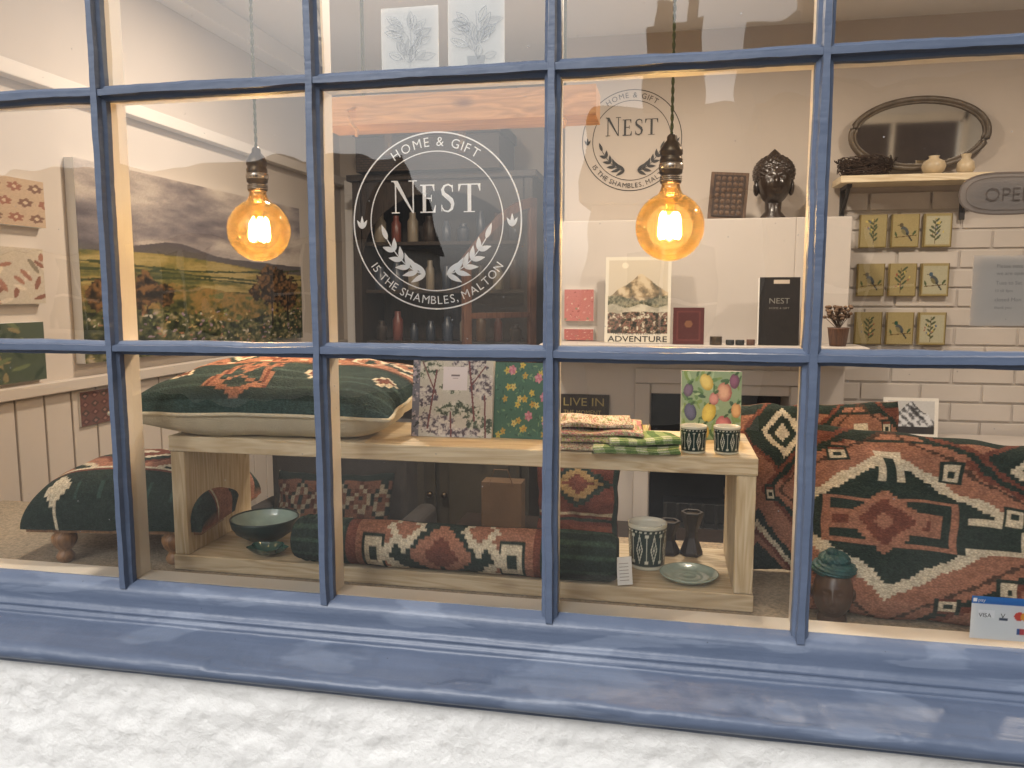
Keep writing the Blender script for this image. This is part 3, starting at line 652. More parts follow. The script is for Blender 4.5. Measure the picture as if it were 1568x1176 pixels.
# ------------------------------------------------------------------ books
def book(name,x,y,z,w,h,t,cv,yaw=0,lean=8,mt=None,extra=None):
    b=B(name); M=Matrix.Translation((x,y,z))@Matrix.Rotation(rad(yaw),4,'Z')@Matrix.Rotation(rad(-lean),4,'X')
    b.box(0,w,0,.0015,0,h,M_paper,M); b.box(.002,w-.002,.0016,t-.0016,.002,h-.002,M_paper,M); b.box(0,w,t-.0015,t,0,h,M_paper,M)
    b.panel(cv,(0,-.0006,0),(w,0,0),(0,0,h),mt or M_print,M)
    if extra: extra(b,M)
    return b.done()
k=Cv(150,150,(206,204,196),11)
f1=fbm(k.U,k.V,9,9,3,5,.7); f2=fbm(k.U,k.V,22,22,8,3,.8)
def tree(cx,cy,rx,ry,cols):
    d_=((k.U-cx)/rx)**2+((k.V-cy)/ry)**2+(f1-.5)*2.6
    k.ramp(d_<1,f2,[(.25,cols[0]),(.45,cols[1]),(.5,cols[2]),(.7,cols[3])])
for cx,cy,rx,ry,kk in ((.2,.85,.2,.14,0),(.72,.88,.24,.12,1),(.5,.62,.16,.1,0),(.88,.6,.16,.14,1),(.18,.5,.14,.12,1),(.6,.32,.34,.10,0),(.3,.16,.28,.12,1),(.85,.14,.2,.12,0),(.55,.06,.3,.06,1)):
    tree(cx,cy,rx,ry,[((50,62,52),(88,104,84),(190,192,180),(222,220,212)),((74,66,76),(106,98,110),(186,180,182),(226,222,216))][kk])
for a_ in ((.2,.1,.3,.8,.010),(.3,.5,.12,.9,.008),(.78,.2,.7,.9,.011),(.72,.6,.9,.85,.008),(.5,.0,.48,.3,.01),(.92,.0,.9,.5,.01)): k.line(*a_,(116,66,68))
k.rect(0,0,.09,1,(122,124,140)); k.noise(.10)
k.blobs(60,0,0,.09,1,.01,.02,[(60,66,70),(190,180,190)])
k.rect(.38,.56,.68,.84,(236,230,236)); k.rect(.48,.73,.59,.745,(120,110,120)); k.rect(.5,.70,.57,.71,(150,140,150))
book("toile_notebook",-.474,.205,1.2805,.156,.158,.016,k,2,10)
k=Cv(110,130,(66,110,92),12)
k.blobs(160,0,0,1,1,.012,.035,[(90,138,110),(44,86,74),(120,156,116),(56,100,90)],.5)
for _ in range(30):
    x,y=k.r.rand(),k.r.rand(); cc=[(206,188,84),(214,200,120),(190,164,74)][k.r.randint(3)]
    for q in range(5): k.leaf(x,y,.05,.03,q*1.257+x*3,cc)
    k.ell(x,y,.012,.010,(180,120,50))
for x,y in ((.75,.8),(.85,.55),(.6,.3),(.9,.2),(.3,.9)):
    for q in range(6): k.leaf(x,y,.07,.045,q*1.05+x,(190,116,138) if q%2 else (210,150,166))
k.noise(.08); book("floral_notebook",-.318,.22,1.2805,.112,.142,.014,k,-2,9)
k=Cv(120,135,(150,176,140),13)
for _ in range(110): k.leaf(k.r.rand(),k.r.rand(),k.r.uniform(.08,.2),k.r.uniform(.03,.06),k.r.uniform(0,6.3),[(74,116,74),(104,146,92),(54,96,68),(176,200,160),(130,160,90)][k.r.randint(5)])
f2=fbm(k.U,k.V,10,10,5,4,.6)
for x,y,rx,ry,an,ca,cb in ((.16,.40,.10,.13,.3,(52,60,92),(110,112,150)),(.12,.72,.08,.10,-.3,(70,60,88),(128,108,140)),(.42,.84,.10,.13,.6,(200,166,60),(240,220,130)),(.47,.40,.11,.15,-.4,(196,164,50),(240,222,110)),(.72,.70,.12,.14,.2,(170,84,80),(236,190,160)),(.88,.86,.08,.11,0,(92,56,84),(150,96,130)),(.72,.22,.13,.14,.5,(160,70,84),(226,140,140)),(.38,.12,.10,.12,.2,(196,160,64),(236,210,120)),(.92,.44,.08,.11,0,(190,120,70),(236,190,130)),(.55,.60,.08,.09,0,(170,96,100),(224,160,150))):
    dx=k.U-x;dy=k.V-y;c_,s_=math.cos(an),math.sin(an); q=((dx*c_+dy*s_)/rx)**2+((-dx*s_+dy*c_)/ry)**2
    k.ramp(q<1,1-q*.8+(f2-.5)*.6-dx*2,[(.1,ca),(.9,cb)]); k.leaf(x,y+ry*.8,.09,.04,.6,(60,100,60))
k.noise(.06)
book("fruit_greetings_box",.028,.275,1.2805,.108,.127,.03,k,0,4)
b=B("folded_tea_towels")
def fold(b,xa,xb,ya,yb,z,t,cvf,yaw,seed):
    nx=110
    Mx=Matrix.Translation(((xa+xb)/2,(ya+yb)/2,z))@Matrix.Rotation(rad(yaw),4,'Z')
    vs=[];cs=[];m=64
    for j in range(m):
        a=2*math.pi*j/m; cy_=math.copysign(abs(math.cos(a))**.25,math.cos(a))*(yb-ya)/2; cz=math.copysign(abs(math.sin(a))**.6,math.sin(a))*t/2+t/2
        for i in range(nx):
            x=(i/(nx-1)-.5)*(xb-xa)
            wv=noise.noise(Vector((x*14,cy_*12,seed)))*.007
            vs.append((x+.005*noise.noise(Vector((cy_*20,seed,j*.1))),cy_+wv*.8,cz+wv*(1 if cz>t/2 else .3)-.35*max(0,abs(x)/(xb-xa)*2-.8)*t)); cs.append(cvf(i/(nx-1),(j/m)))
    fs=[(j*nx+i,j*nx+i+1,((j+1)%m)*nx+i+1,((j+1)%m)*nx+i) for j in range(m) for i in range(nx-1)]
    fs+=[tuple(j*nx for j in range(m)),tuple(j*nx+nx-1 for j in range(m))]
    b.add(vs,fs,M_cloth,True,cs,Mx)
def flor(pal):
    def f(u,v):
        p=Vector((u*26,v*30,pal[0][0]*.1)); q=noise.noise(p)+.5*noise.noise(p*2.3)
        k=0 if q<-.1 else (1 if q<.12 else (2 if q<.3 else 3)); return c(*pal[k])
    return f
def chk(u,v):
    a=int(u*8)%2; b_=int(v*22)%2; return c(*[(206,212,190),(150,172,116),(96,128,74)][a+b_])
fold(b,-.185,-.035,.115,.28,1.2805,.013,flor([(226,214,190),(190,130,130),(150,160,100),(232,224,204)]),2,1)
fold(b,-.183,-.03,.118,.275,1.294,.012,flor([(190,190,120),(226,214,190),(196,130,140),(120,140,90)]),-1,2)
fold(b,-.18,-.04,.12,.27,1.3065,.011,flor([(204,140,140),(226,214,190),(150,170,100),(234,220,200)]),3,3)
fold(b,-.19,-.06,.13,.265,1.318,.009,flor([(232,220,200),(186,120,116),(130,150,90),(232,224,204)]),5,6)
fold(b,-.125,.018,.100,.20,1.2812,.014,chk,8,4)
fold(b,-.10,.018,.108,.205,1.2955,.011,chk,12,5)
b.done()
def cupcol(kk,dark=(30,52,48),light=(216,216,200)):
    def f(a,z,j):
        u=(a/(2*math.pi)*kk)%1; v=(z/.047)
        if v<.07 or v>.93: return c(*light)
        if .07<=v<.16 or .80<v<=.84 or .89<v<=.93: return c(*dark)
        if .84<v<=.89: return c(*(light if int(u*6)%2 else dark))
        x=abs(u-.5);y=abs(v-.48)
        if u<.035 or u>.965: return c(*light)
        if x*1.5+y*1.1<.09: return c(*light)
        if abs(x*1.5+y*1.1-.30)<.055: return c(*light)
        if x>.36 and y>.26: return c(*light)
        return c(*dark)
    return f
def cup(name,x,y,z,r,h,kk):
    b=B(name); n=30; pr=[(0,0),(r*.86,0),(r*.9,.001)]+[(r*(.9+.1*i/n),h*i/n) for i in range(1,n+1)]+[(r*.93,h+.0005),(r*.9,h*.9),(r*.82,.006),(0,.005)]
    f=cupcol(kk)
    def cf2(a,zz,j):
        if j>n+2: return c(226,224,210)
        return f(a,zz*.047/h,j)
    b.lathe(pr,(x,y,z),M_gloss,160,colf=cf2); return b.done()
cup("patterned_cup",.048,.155,1.2805,.0225,.046,8); cup("patterned_cup",.103,.158,1.2805,.0225,.046,8)
cup("patterned_canister",-.028,.235,1.0465,.036,.083,8)
# ------------------------------------------------------------------ rolled bolster
b=B("kilim_bolster"); nl,na=340,78; Lx=.600; rB=.0425; BX=-.678; BY=.142; BZ=1.0465+rB
k=Cv(nl,na,G,21,(130,30))
k.rect(.19,0,.78,1,T)
for x in (.2,.775): k.rect(x-.012,0,x+.012,1,R)
for xx in (.27,.70):
    k.rect(xx-.035,.14,xx+.035,.42,G);k.rect(xx-.027,.17,xx+.027,.39,W_);k.rect(xx-.012,.23,xx+.012,.33,G)
k.dia(.485,.27,.20,.5,W_);k.dia(.485,.27,.165,.42,G);k.dia(.485,.27,.10,.26,T);k.dia(.485,.27,.055,.14,R);k.rect(.475,.36,.495,.6,G)
k.dia(.37,.08,.06,.2,W_);k.dia(.60,.08,.06,.2,W_);k.dia(.37,.06,.04,.12,T);k.dia(.60,.06,.04,.12,T)
k.dia(.34,.42,.03,.08,W_);k.dia(.63,.42,.03,.08,W_)
for i in range(12): k.rect(.2+.05*i,.5,.22+.05*i,.56,G)
k.rect(.19,.56,.78,.6,W_); k.rect(.19,.6,.78,1,G)
k.put(((k.V*30).astype(int)%3==0)&((k.U<.18)|(k.U>.79)),(62,82,70)); k.noise(.18)
vs=[];cs=[]
for i in range(nl):
    t=i/(nl-1)
    for j in range(na):
        a=2*math.pi*j/na
        r=rB*(1+.025*math.sin(t*9)+.07*noise.noise(Vector((t*8,math.cos(a),math.sin(a)))))*(1-.14*(max(0,abs(t-.5)-.47)/.03)**2)
        if t<.11: r*=1+.03*math.sin(t*260)
        vs.append((BX+Lx*t,BY-r*math.sin(a),BZ+r*math.cos(a))); cs.append(k.C[j,i])
fs=[(i*na+j,i*na+(j+1)%na,(i+1)*na+(j+1)%na,(i+1)*na+j) for i in range(nl-1) for j in range(na)]
b.add(vs,fs,M_kilim,True,cs)
for xe_,sg in ((BX,-1),(BX+Lx,1)):
    vs=[];cs=[];nr=14
    for q in range(nr+1):
        rq=rB*.86*(1-q/nr)
        for j in range(na):
            a=2*math.pi*j/na; vs.append((xe_+sg*(.003*math.sin(q*2.2)-.006*q/nr),BY-rq*math.sin(a),BZ+rq*math.cos(a))); cs.append(c(*( (54,74,64) if q%3 else (26,38,34))))
    b.add(vs,[(q*na+j,q*na+(j+1)%na,(q+1)*na+(j+1)%na,(q+1)*na+j) for q in range(nr) for j in range(na)],M_kilim,True,cs)
MT=Matrix.Translation((-.074,.112,1.050))@Matrix.Rotation(rad(12),4,'Z')@Matrix.Rotation(rad(-4),4,'Y')
b.box(0,.026,0,.0008,0,.050,M_paper,MT)
for i in range(6): b.box(.004,.020,-.0009,-.0003,.008+.006*i,.009+.006*i,M_gi,MT)
b.done()
def rim(name,x,y,z,pr,mo,mi_,nout):
    b=B(name); b.lathe(pr[:nout+1],(x,y,z),mo,64); b.lathe(pr[nout:],(x,y,z),mi_,64); return b.done()
rim("ceramic_bowl",-.795,.225,1.0465,[(0,0),(.022,0),(.024,.006),(.036,.010),(.057,.024),(.065,.036),(.0675,.048),(.068,.052),(.0662,.0528),(.0645,.050),(.060,.036),(.046,.022),(.02,.015),(0,.014)],M_teal,M_celadon,9)
b=B("leaf_dish"); 
vs=[];nu=48
for q in range(9):
    rq=q/8
    for i in range(nu):
        a=2*math.pi*i/nu; rx=.034*(1+.12*math.cos(5*a)); vs.append((-.748+rx*rq*1.15*math.cos(a),.148+rx*rq*.8*math.sin(a),1.0475+.018*rq**2.5))
b.add(vs,[(q*nu+i,q*nu+(i+1)%nu,(q+1)*nu+(i+1)%nu,(q+1)*nu+i) for q in range(8) for i in range(nu)],mat("leaf_glaze",(.02,.07,.055),.18,.4,60,.1,60,coat=.5),True); b.done()
b=B("ceramic_plate"); b.lathe([(0,.0),(.03,0),(.04,.004),(.050,.010),(.0515,.0125),(.049,.0125),(.038,.007),(.028,.0045),(.026,.0055),(.024,.0045),(.014,.0045),(.012,.0055),(.010,.0045),(0,.0045)],(.047,.178,1.0465),M_celadon,72); b.done()
b=B("wooden_tealight_holder")
for x,h in ((.012,.065),(.055,.085)):
    b.lathe([(0,0),(.022,0),(.022,.006),(.012,h*.4),(.012,h*.55),(.022,h*.94),(.022,h),(.016,h),(.016,h-.01),(0,h-.01)],(x,.315,1.0465),M_dark,6,smooth=False); b.lathe([(0,h-.004),(.015,h-.004)],(x,.315,1.0465),M_brass,24)
b.done(.001)
b=B("turbaned_head_planter"); X,Yb,Z=.276,.118,1.0155
def face(d):
    k=1.0
    f=max(0,-d.y)
    k+=.20*math.exp(-((d.x)**2)/(.010+.03*max(0,.1-d.z))-((d.z+.05)**2)/.05)*f
    k-=.09*(math.exp(-((abs(d.x)-.34)**2)/.02-((d.z-.16)**2)/.012))*f
    k+=.055*(math.exp(-((abs(d.x)-.34)**2)/.014-((d.z-.12)**2)/.003))*f
    k+=.035*math.exp(-((abs(d.x)-.32)**2)/.03-((d.z-.30)**2)/.003)*f
    k+=.08*math.exp(-((d.x)**2)/.03-((d.z+.42)**2)/.003)*f+.08*math.exp(-((d.x)**2)/.022-((d.z+.54)**2)/.003)*f
    k+=.05*math.exp(-((abs(d.x)-.42)**2)/.03-((d.z+.15)**2)/.03)*f
    return k
MH=Matrix.Translation((X,Yb,0))@Matrix.Rotation(rad(-12),4,'Z')
b.lathe([(0,0),(.024,0),(.023,.006),(.020,.014),(.019,.02)],(0,0,Z),M_face,32,MH)
b.blob((0,-.004,Z+.050),(.031,.033,.044),M_face,face,120,90,MH)
for sx in (-1,1): b.blob((sx*.0315,.002,Z+.046),(.004,.007,.010),M_face,M=MH)
b.blob((0,.006,Z+.087),(.0345,.036,.016),M_tgreen,lambda d:1+.045*math.sin(18*d.z+4*math.atan2(d.y,d.x)),64,40,MH)
b.blob((0,.006,Z+.102),(.024,.025,.013),M_tgreen,lambda d:1+.05*math.sin(12*math.atan2(d.y,d.x)+6*d.z),64,30,MH)
b.blob((-.004,-.0,Z+.115),(.009,.009,.007),M_tgreen,M=MH)
b.done()
# ================================================================== LEFT WALL PICTURES
def wallpic(name,y0,y1,z0,z1,cv,mt,t=.02):
    b=B(name); X=-1.699
    b.box(X,X+t,y0,y1,z0,z1,M_paper); b.panel(cv,(X+t+.0008,y0,z0),(0,y1-y0,0),(0,0,z1-z0),mt)
    return b.done()
k=Cv(340,190,(150,140,136),31); U,V=k.U,k.V
n1=fbm(U,V,3.2,6,1,6,.55)+.10*np.sin(V*9-U*3); n2=fbm(U,V,7,12,2,5,.6); n3=fbm(U,V,30,26,4,3,.7); n4=fbm(U,V,60,50,6,2,.7)
k.ramp(V>0,n1+.15*(n2-.5),[(.30,(84,78,82)),(.42,(112,104,106)),(.52,(142,132,128)),(.62,(172,160,150)),(.74,(190,178,166))])
hz=.60+.055*np.exp(-((U-.33)/.13)**2)-.05*U+.008*(n2-.5)
k.ramp(V<hz,(V-hz+.12)*6+n2*.3,[(.0,(96,90,66)),(.5,(90,84,78)),(1,(84,78,84))])
fld=V<(.545+.03*np.sin(U*4+.6)-.03*U)
k.ramp(fld,fbm(U,V,4,26,11,5,.6)+.25*(n3-.5),[(.32,(76,80,48)),(.45,(112,104,58)),(.55,(140,122,70)),(.68,(158,140,90))])
for yy in (.50,.455,.415): k.put(abs(V-(yy+.02*np.sin(U*5+yy*30)+.012*(n2-.5)))<.006+.012*(n3-.5),(62,68,42))
k.ramp(V<(.38+.03*np.sin(U*7)+.05*(n2-.5)),n3*.6+fbm(U,V,9,14,17,4)*.4,[(.3,(46,50,30)),(.43,(78,78,42)),(.53,(116,98,52)),(.62,(142,110,62)),(.72,(92,98,56))])
k.ramp(V<(.22+.05*np.sin(U*6+1)+.06*(n2-.5)),n4*.5+n3*.5,[(.32,(32,36,24)),(.46,(56,62,38)),(.56,(86,86,54)),(.66,(128,116,84)),(.75,(164,150,128))])
for cx,cy,rx,ry in ((.80,.40,.07,.17),(.90,.36,.06,.13),(.20,.36,.05,.10),(.28,.34,.035,.07),(.70,.35,.03,.06),(.05,.36,.04,.08)):
    k.ramp(((U-cx)/rx)**2+((V-cy)/ry)**2+(n3-.5)*2.4+(n2-.5)*1.2<1,n4,[(.3,(32,26,18)),(.45,(56,44,28)),(.55,(82,58,36)),(.7,(116,84,50))])
k.line(.80,.12,.80,.36,.004,(34,26,20)); k.line(.9,.14,.9,.34,.004,(34,26,20))
for _ in range(260):
    x=k.r.rand(); k.ell(x,k.r.uniform(0,.24),k.r.uniform(.002,.006),k.r.uniform(.004,.012),[(140,120,132),(176,166,150),(150,104,80),(170,148,100),(110,116,70),(60,64,36)][k.r.randint(6)],k.r.uniform(0,3))
k.noise(.10); wallpic("landscape_painting",.80,2.20,1.345,1.935,k,M_oil,.03)
def blockprint(seed,bg,cols,kind):
    k=Cv(70,60,bg,seed)
    if kind==0:
        for i in range(4):
            for j in range(3):
                x=.14+.25*i+(.12 if j%2 else 0);y=.18+.32*j
                for q in range(6): k.leaf(x,y,.10,.06,q*1.047+.3,cols[(i+j)%2])
                k.ell(x,y,.025,.03,cols[2])
    elif kind==1:
        for _ in range(26): k.leaf(k.r.rand(),k.r.rand(),k.r.uniform(.15,.3),.07,k.r.uniform(0,6.3),cols[k.r.randint(len(cols))])
    else:
        for i in range(5):
            for j in range(4): k.dia(.1+.2*i,.12+.25*j,.09,.11,cols[(i+j)%2]); k.dia(.1+.2*i,.12+.25*j,.04,.05,cols[2])
    return k.noise(.1)
wallpic("patterned_canvas",.42,.695,1.727,1.85,blockprint(1,(176,152,126),[(140,92,72),(116,84,66),(190,168,140)],0),M_print)
wallpic("patterned_canvas",.42,.677,1.522,1.67,blockprint(2,(180,168,150),[(150,104,84),(124,112,92),(200,186,166),(130,84,66)],1),M_print)
wallpic("patterned_canvas",.42,.662,1.316,1.473,blockprint(3,(66,76,56),[(44,58,40),(96,106,70),(130,116,80)],1),M_print)
wallpic("patterned_canvas",.78,.98,1.16,1.262,blockprint(4,(104,74,68),[(84,56,54),(70,60,56),(140,106,98)],2),M_print)
# ================================================================== DRESSER
b=B("arched_dresser"); X0,X1,Yf,Yb=-1.50,-.62,2.42,2.745
b.box(X0,X1,Yf-.08,Yb,.1,.98,mat("dresser_base_paint",(.055,.048,.036),.5,.15,6,.1)); b.box(X0-.02,X1+.02,Yf-.1,Yb,.982,1.02,M_dark)
MB=mat("dresser_door_paint",(.065,.056,.042),.5,.15,6,.1)
for sx in (0,1):
    xa=X0+.04+sx*.41; b.box(xa,xa+.39,Yf-.1,Yf-.082,.2,.93,MB); b.box(xa+.05,xa+.34,Yf-.112,Yf-.102,.26,.87,MB)
    b.blob((X0+.41+sx*.07,Yf-.125,.60),(.016,.016,.016),M_brass)
b.box(X0,X0+.04,Yf,Yb,1.021,2.08,M_dark).box(X1-.04,X1,Yf,Yb,1.021,2.08,M_dark).box(X0+.041,X1-.041,Yb-.03,Yb,1.021,2.08,M_dark)
b.box(X0-.02,X1+.02,Yf-.02,Yb,2.081,2.11,M_dark)
for z in (1.3,1.55,1.78): b.box(X0+.041,X1-.041,Yf+.05,Yb-.031,z,z+.018,M_dark)
xc=(X0+X1)/2;ra=(X1-X0)/2-.045
for i in range(24):
    a0,a1=math.pi*i/24,math.pi*(i+1)/24;zb=1.70
    p=[(xc+ra*math.cos(a0),zb+.33*math.sin(a0)),(xc+ra*math.cos(a1),zb+.33*math.sin(a1))]
    b.add([(p[0][0],Yf+.005,p[0][1]),(p[0][0],Yf+.005,2.08),(p[1][0],Yf+.005,2.08),(p[1][0],Yf+.005,p[1][1])],[(0,1,2,3)],M_dark)
r=random.Random(3); MJ=[mat("amber_jar",(.09,.045,.02),.25,.2),mat("stone_jar",(.20,.17,.13),.4,.2),M_dark,mat("navy_jar",(.03,.04,.06),.3,.2),mat("red_jar",(.14,.04,.03),.3,.2)]
for z in (1.318,1.568,1.798,1.039):
    for i in range(9):
        x=X0+.1+.085*i; h=r.uniform(.08,.15); q=r.uniform(.02,.032)
        b.lathe([(0,0),(q,0),(q,h*.7),(q*.6,h*.82),(q*.6,h),(0,h)],(x,2.52,z),MJ[r.randrange(5)],16)
b.done(.002)
def archdoor(xh,yh,ang,name):
    b=B(name); w_=.40;M=Matrix.Translation((xh,yh,0))@Matrix.Rotation(rad(ang),4,'Z'); t=.022
    b.box(0,.04,0,t,1.03,1.98,M_red,M).box(w_-.04,w_,0,t,1.03,1.70,M_red,M).box(.041,w_-.041,0,t,1.03,1.08,M_red,M).box(.041,w_-.041,.002,t-.002,1.44,1.465,M_red,M)
    n=16
    for i in range(n):
        f=lambda tt:(w_-w_*tt, 1.70+.28*math.sin(tt*math.pi/2))
        p0,p1=f(i/n),f((i+1)/n);q0,q1=(p0[0],p0[1]-.045),(p1[0],p1[1]-.045)
        b.add([(p0[0],0,p0[1]),(p1[0],0,p1[1]),(q1[0],0,q1[1]),(q0[0],0,q0[1]),(p0[0],t,p0[1]),(p1[0],t,p1[1]),(q1[0],t,q1[1]),(q0[0],t,q0[1])],[(0,3,2,1),(4,5,6,7),(0,1,5,4),(3,7,6,2)],M_red,False,None,M)
    b.add([(.04,t/2,1.08),(w_-.04,t/2,1.08),(w_-.04,t/2,1.66),(.3,t/2,1.8),(.04,t/2,1.93)],[(0,1,2,3,4)],glassmat("cabinet_glass",(.9,.92,.9),.06),False,None,M)
    return b.done(.002)
archdoor(-.61,2.40,228,"arched_glazed_door")
b=B("wicker_hamper"); M_bask=basketmat("dark_wicker"); b.box(-1.45,-.76,2.35,2.70,2.113,2.27,M_bask); b.box(-1.46,-.75,2.34,2.71,2.272,2.32,M_bask)
for i in (-1.28,-.93): b.box(i-.018,i+.018,2.326,2.339,2.18,2.30,M_brown); b.box(i-.01,i+.01,2.318,2.3255,2.215,2.24,M_brass)
b.done(.006)
# ================================================================== RIGHT SIDE WALL ITEMS
logo("wall_logo",(-.163,2.1685,2.178),.203,M_ink)  # dark copy of the logo, flat on the wall
k=Cv(130,170,(206,200,184),41); U,V=k.U,k.V
k.rect(.05,.1,.95,.96,(190,180,162)); k.ell(.3,.9,.05,.035,(214,204,184))
m1=fbm(U,V,6,9,3,5,.6); m2=fbm(U,V,24,30,5,3,.7)
k.ramp((V<.60+.20*(1-abs(U-.55)*2.6)+.06*(m1-.5))&(V>.1),m1+.3*(m2-.5)+.15*np.sin(U*30+V*20),[(.25,(92,86,72)),(.45,(134,118,94)),(.55,(176,158,128)),(.7,(196,180,152))])
k.ramp((V<.52+.03*np.sin(U*9)+.05*(m2-.5))&(V>.1),m2,[(.3,(54,58,46)),(.5,(92,94,76)),(.7,(140,134,112))])
k.ramp((V<.43+.02*np.sin(U*14))&(V>.1),m1,[(.3,(150,146,130)),(.6,(192,186,168))])
k.ramp((V<.36+.06*(m1-.5))&(V>.1),m2,[(.3,(30,32,28)),(.45,(70,66,56)),(.52,(120,100,84)),(.58,(128,74,72)),(.64,(90,92,70)),(.72,(196,188,170))])
k.rect(0,0,1,.11,(204,198,184)); k.rect(0,0,.04,1,(208,202,188)); k.rect(.96,0,1,1,(208,202,188))
b=B("adventure_poster"); M=Matrix.Translation((-.235,1.80,1.3635))@Matrix.Rotation(rad(-6),4,'X')
b.box(0,.245,0,.004,0,.325,M_paper,M); b.panel(k,(0,-.0006,0),(.245,0,0),(0,0,.325),M_print,M); put_text(b,"ADVENTURE",(.012,-.0014,.004),.022,M_ink,width=.222,M=M,off=.01); put_text(b,"THIS HOME WE LOVE TO",(.03,-.0014,.031),.007,M_ink,width=.18,M=M); b.done()
k=Cv(40,50,(78,34,34),42); k.rect(.12,.1,.88,.9,(96,46,44)); k.rect(.16,.13,.84,.87,(74,32,32));k.noise(.1); k.ell(.5,.55,.12,.10,(120,80,56))
book("red_leather_album",.02,1.76,1.3635,.112,.135,.02,k,0,6)
k=Cv(60,90,(24,22,22),43); k.noise(.1); k.rect(.34,.90,.74,.96,(190,176,160))
def bb(b,M): put_text(b,"NEST",(.07,-.0016,.150),.020,mat("silver_foil",(.2,.19,.17),.4),width=.070,center=True,M=M); put_text(b,"HOME & GIFT",(.07,-.0016,.13),.007,mat("silver_foil2",(.2,.18,.16),.4),width=.07,center=True,M=M)
book("black_gift_book",.325,1.77,1.3635,.14,.245,.04,k,0,4,extra=bb)
b=B("candle_tin"); 
for x,r_,h,mt in ((.175,.022,.03,M_brass),(.225,.015,.018,M_black),(.26,.016,.018,M_black),(.298,.015,.02,M_red)): b.lathe([(0,0),(r_,0),(r_,h),(0,h)],(x,1.76,1.3635),mt,24)
b.done(.001)
for n_,z0_,z1_,cc in (("pink_print",1.442,1.565,(180,112,106)),("pink_print",1.366,1.41,(162,92,86))):
    k=Cv(50,56,cc,44); k.blobs(40,0,0,1,1,.02,.06,[(206,180,164),(120,126,100),(146,78,74),(196,146,136)],.6); k.noise(.1)
    b=B(n_); b.box(-.40,-.285,1.885,1.899,z0_,z1_,M_paper); b.panel(k,(-.40,1.8842,z0_),(.115,0,0),(0,0,z1_-z0_),M_print); b.done()
b=B("wooden_slogan_sign"); b.box(-.415,-.22,1.884,1.899,1.05,1.15,M_dark); put_text(b,"LIVE IN",(-.40,1.8825,1.105),.032,M_stone,width=.16); put_text(b,"THE MOMENT",(-.40,1.8825,1.07),.018,M_stone,width=.15); b.done(.002)
b=B("carved_wooden_printing_block"); M=Matrix.Translation((.14,1.93,1.8315))@Matrix.Rotation(rad(-10),4,'X')@Matrix.Rotation(rad(4),4,'Y')
b.box(0,.14,0,.03,0,.185,M_brown,M); b.box(.012,.128,-.006,-.0005,.012,.173,M_brown2,M)
for i in range(5):
    for j in range(7): b.lathe([(0,.004),(.006,.003),(.009,0)],(0,0,0),M_brown,10,M@Matrix.Translation((.028+.021*i,-.006,.026+.022*j))@Matrix.Rotation(rad(90),4,'X'))
b.done(.002)
b=B("carved_african_head"); X,Yh,Z=.388,2.01,1.8315
b.lathe([(0,0),(.05,0),(.048,.01),(.03,.03),(.032,.07)],(X,Yh,Z),M_bronze,32)
b.blob((X,Yh-.005,Z+.14),(.062,.07,.085),M_bronze,face,96,72)
b.blob((X,Yh+.012,Z+.175),(.078,.078,.07),M_bronze,lambda d:1+.05*math.sin(26*d.z)*math.sin(14*math.atan2(d.y,d.x)),96,60)
b.lathe([(.03,0),(.02,.012),(.012,.02),(0,.03)],(X,Yh+.01,Z+.238),M_bronze,20)
for sx in (-1,1): b.blob((X+sx*.064,Yh,Z+.12),(.012,.016,.03),M_bronze)
b.done()
b=B("wall_shelf"); b.box(.625,1.15,1.99,2.149,1.962,1.988,M_pineX)
for x in (.655,1.09): b.box(x,x+.018,2.02,2.148,1.948,1.9615,M_black).box(x,x+.018,2.134,2.148,1.83,1.9475,M_black); b.tube([(x+.009,2.03,1.95),(x+.009,2.07,1.91),(x+.009,2.14,1.86)],.007,M_black)
b.done(.002)
b=B("oval_mirror"); M=Matrix.Translation((.925,2.125,2.155))@Matrix.Rotation(rad(4),4,'X')
pts=[(.243*math.cos(i/64*2*math.pi),0,.128*math.sin(i/64*2*math.pi)) for i in range(65)]
b.tube(pts,.011,M_gilt,10,M,caps=False); b.tube([(p[0]*.94,-.002,p[2]*.9) for p in pts],.005,M_gilt,8,M,caps=False)
b.add([(p[0],.002,p[2]) for p in pts[:-1]],[tuple(range(64))],M_silver,False,None,M); b.done()
b=B("birds_nest"); r=random.Random(9)
for i in range(300):
    a=r.uniform(0,6.28);ln=r.uniform(.5,1.2);h=r.uniform(.003,.066);rr_=r.uniform(.045,.072)+h*.35+r.uniform(-.004,.012)
    b.tube([(.725+rr_*1.1*math.cos(a+ln*q/4),2.06+rr_*.7*math.sin(a+ln*q/4),1.989+h+r.uniform(-.009,.011)) for q in range(5)],.0018,M_twig,4)
b.done()
b=B("ceramic_vase"); b.lathe([(0,0),(.02,0),(.036,.015),(.042,.032),(.036,.05),(.018,.06),(.016,.066),(.02,.07),(.014,.07)],(.962,2.05,1.9885),M_ceram,36); b.done()
b=B("ceramic_vase"); b.lathe([(0,0),(.02,0),(.032,.02),(.028,.045),(.014,.06),(.018,.075),(.013,.075)],(1.075,2.06,1.9885),M_ceram,36); b.done()
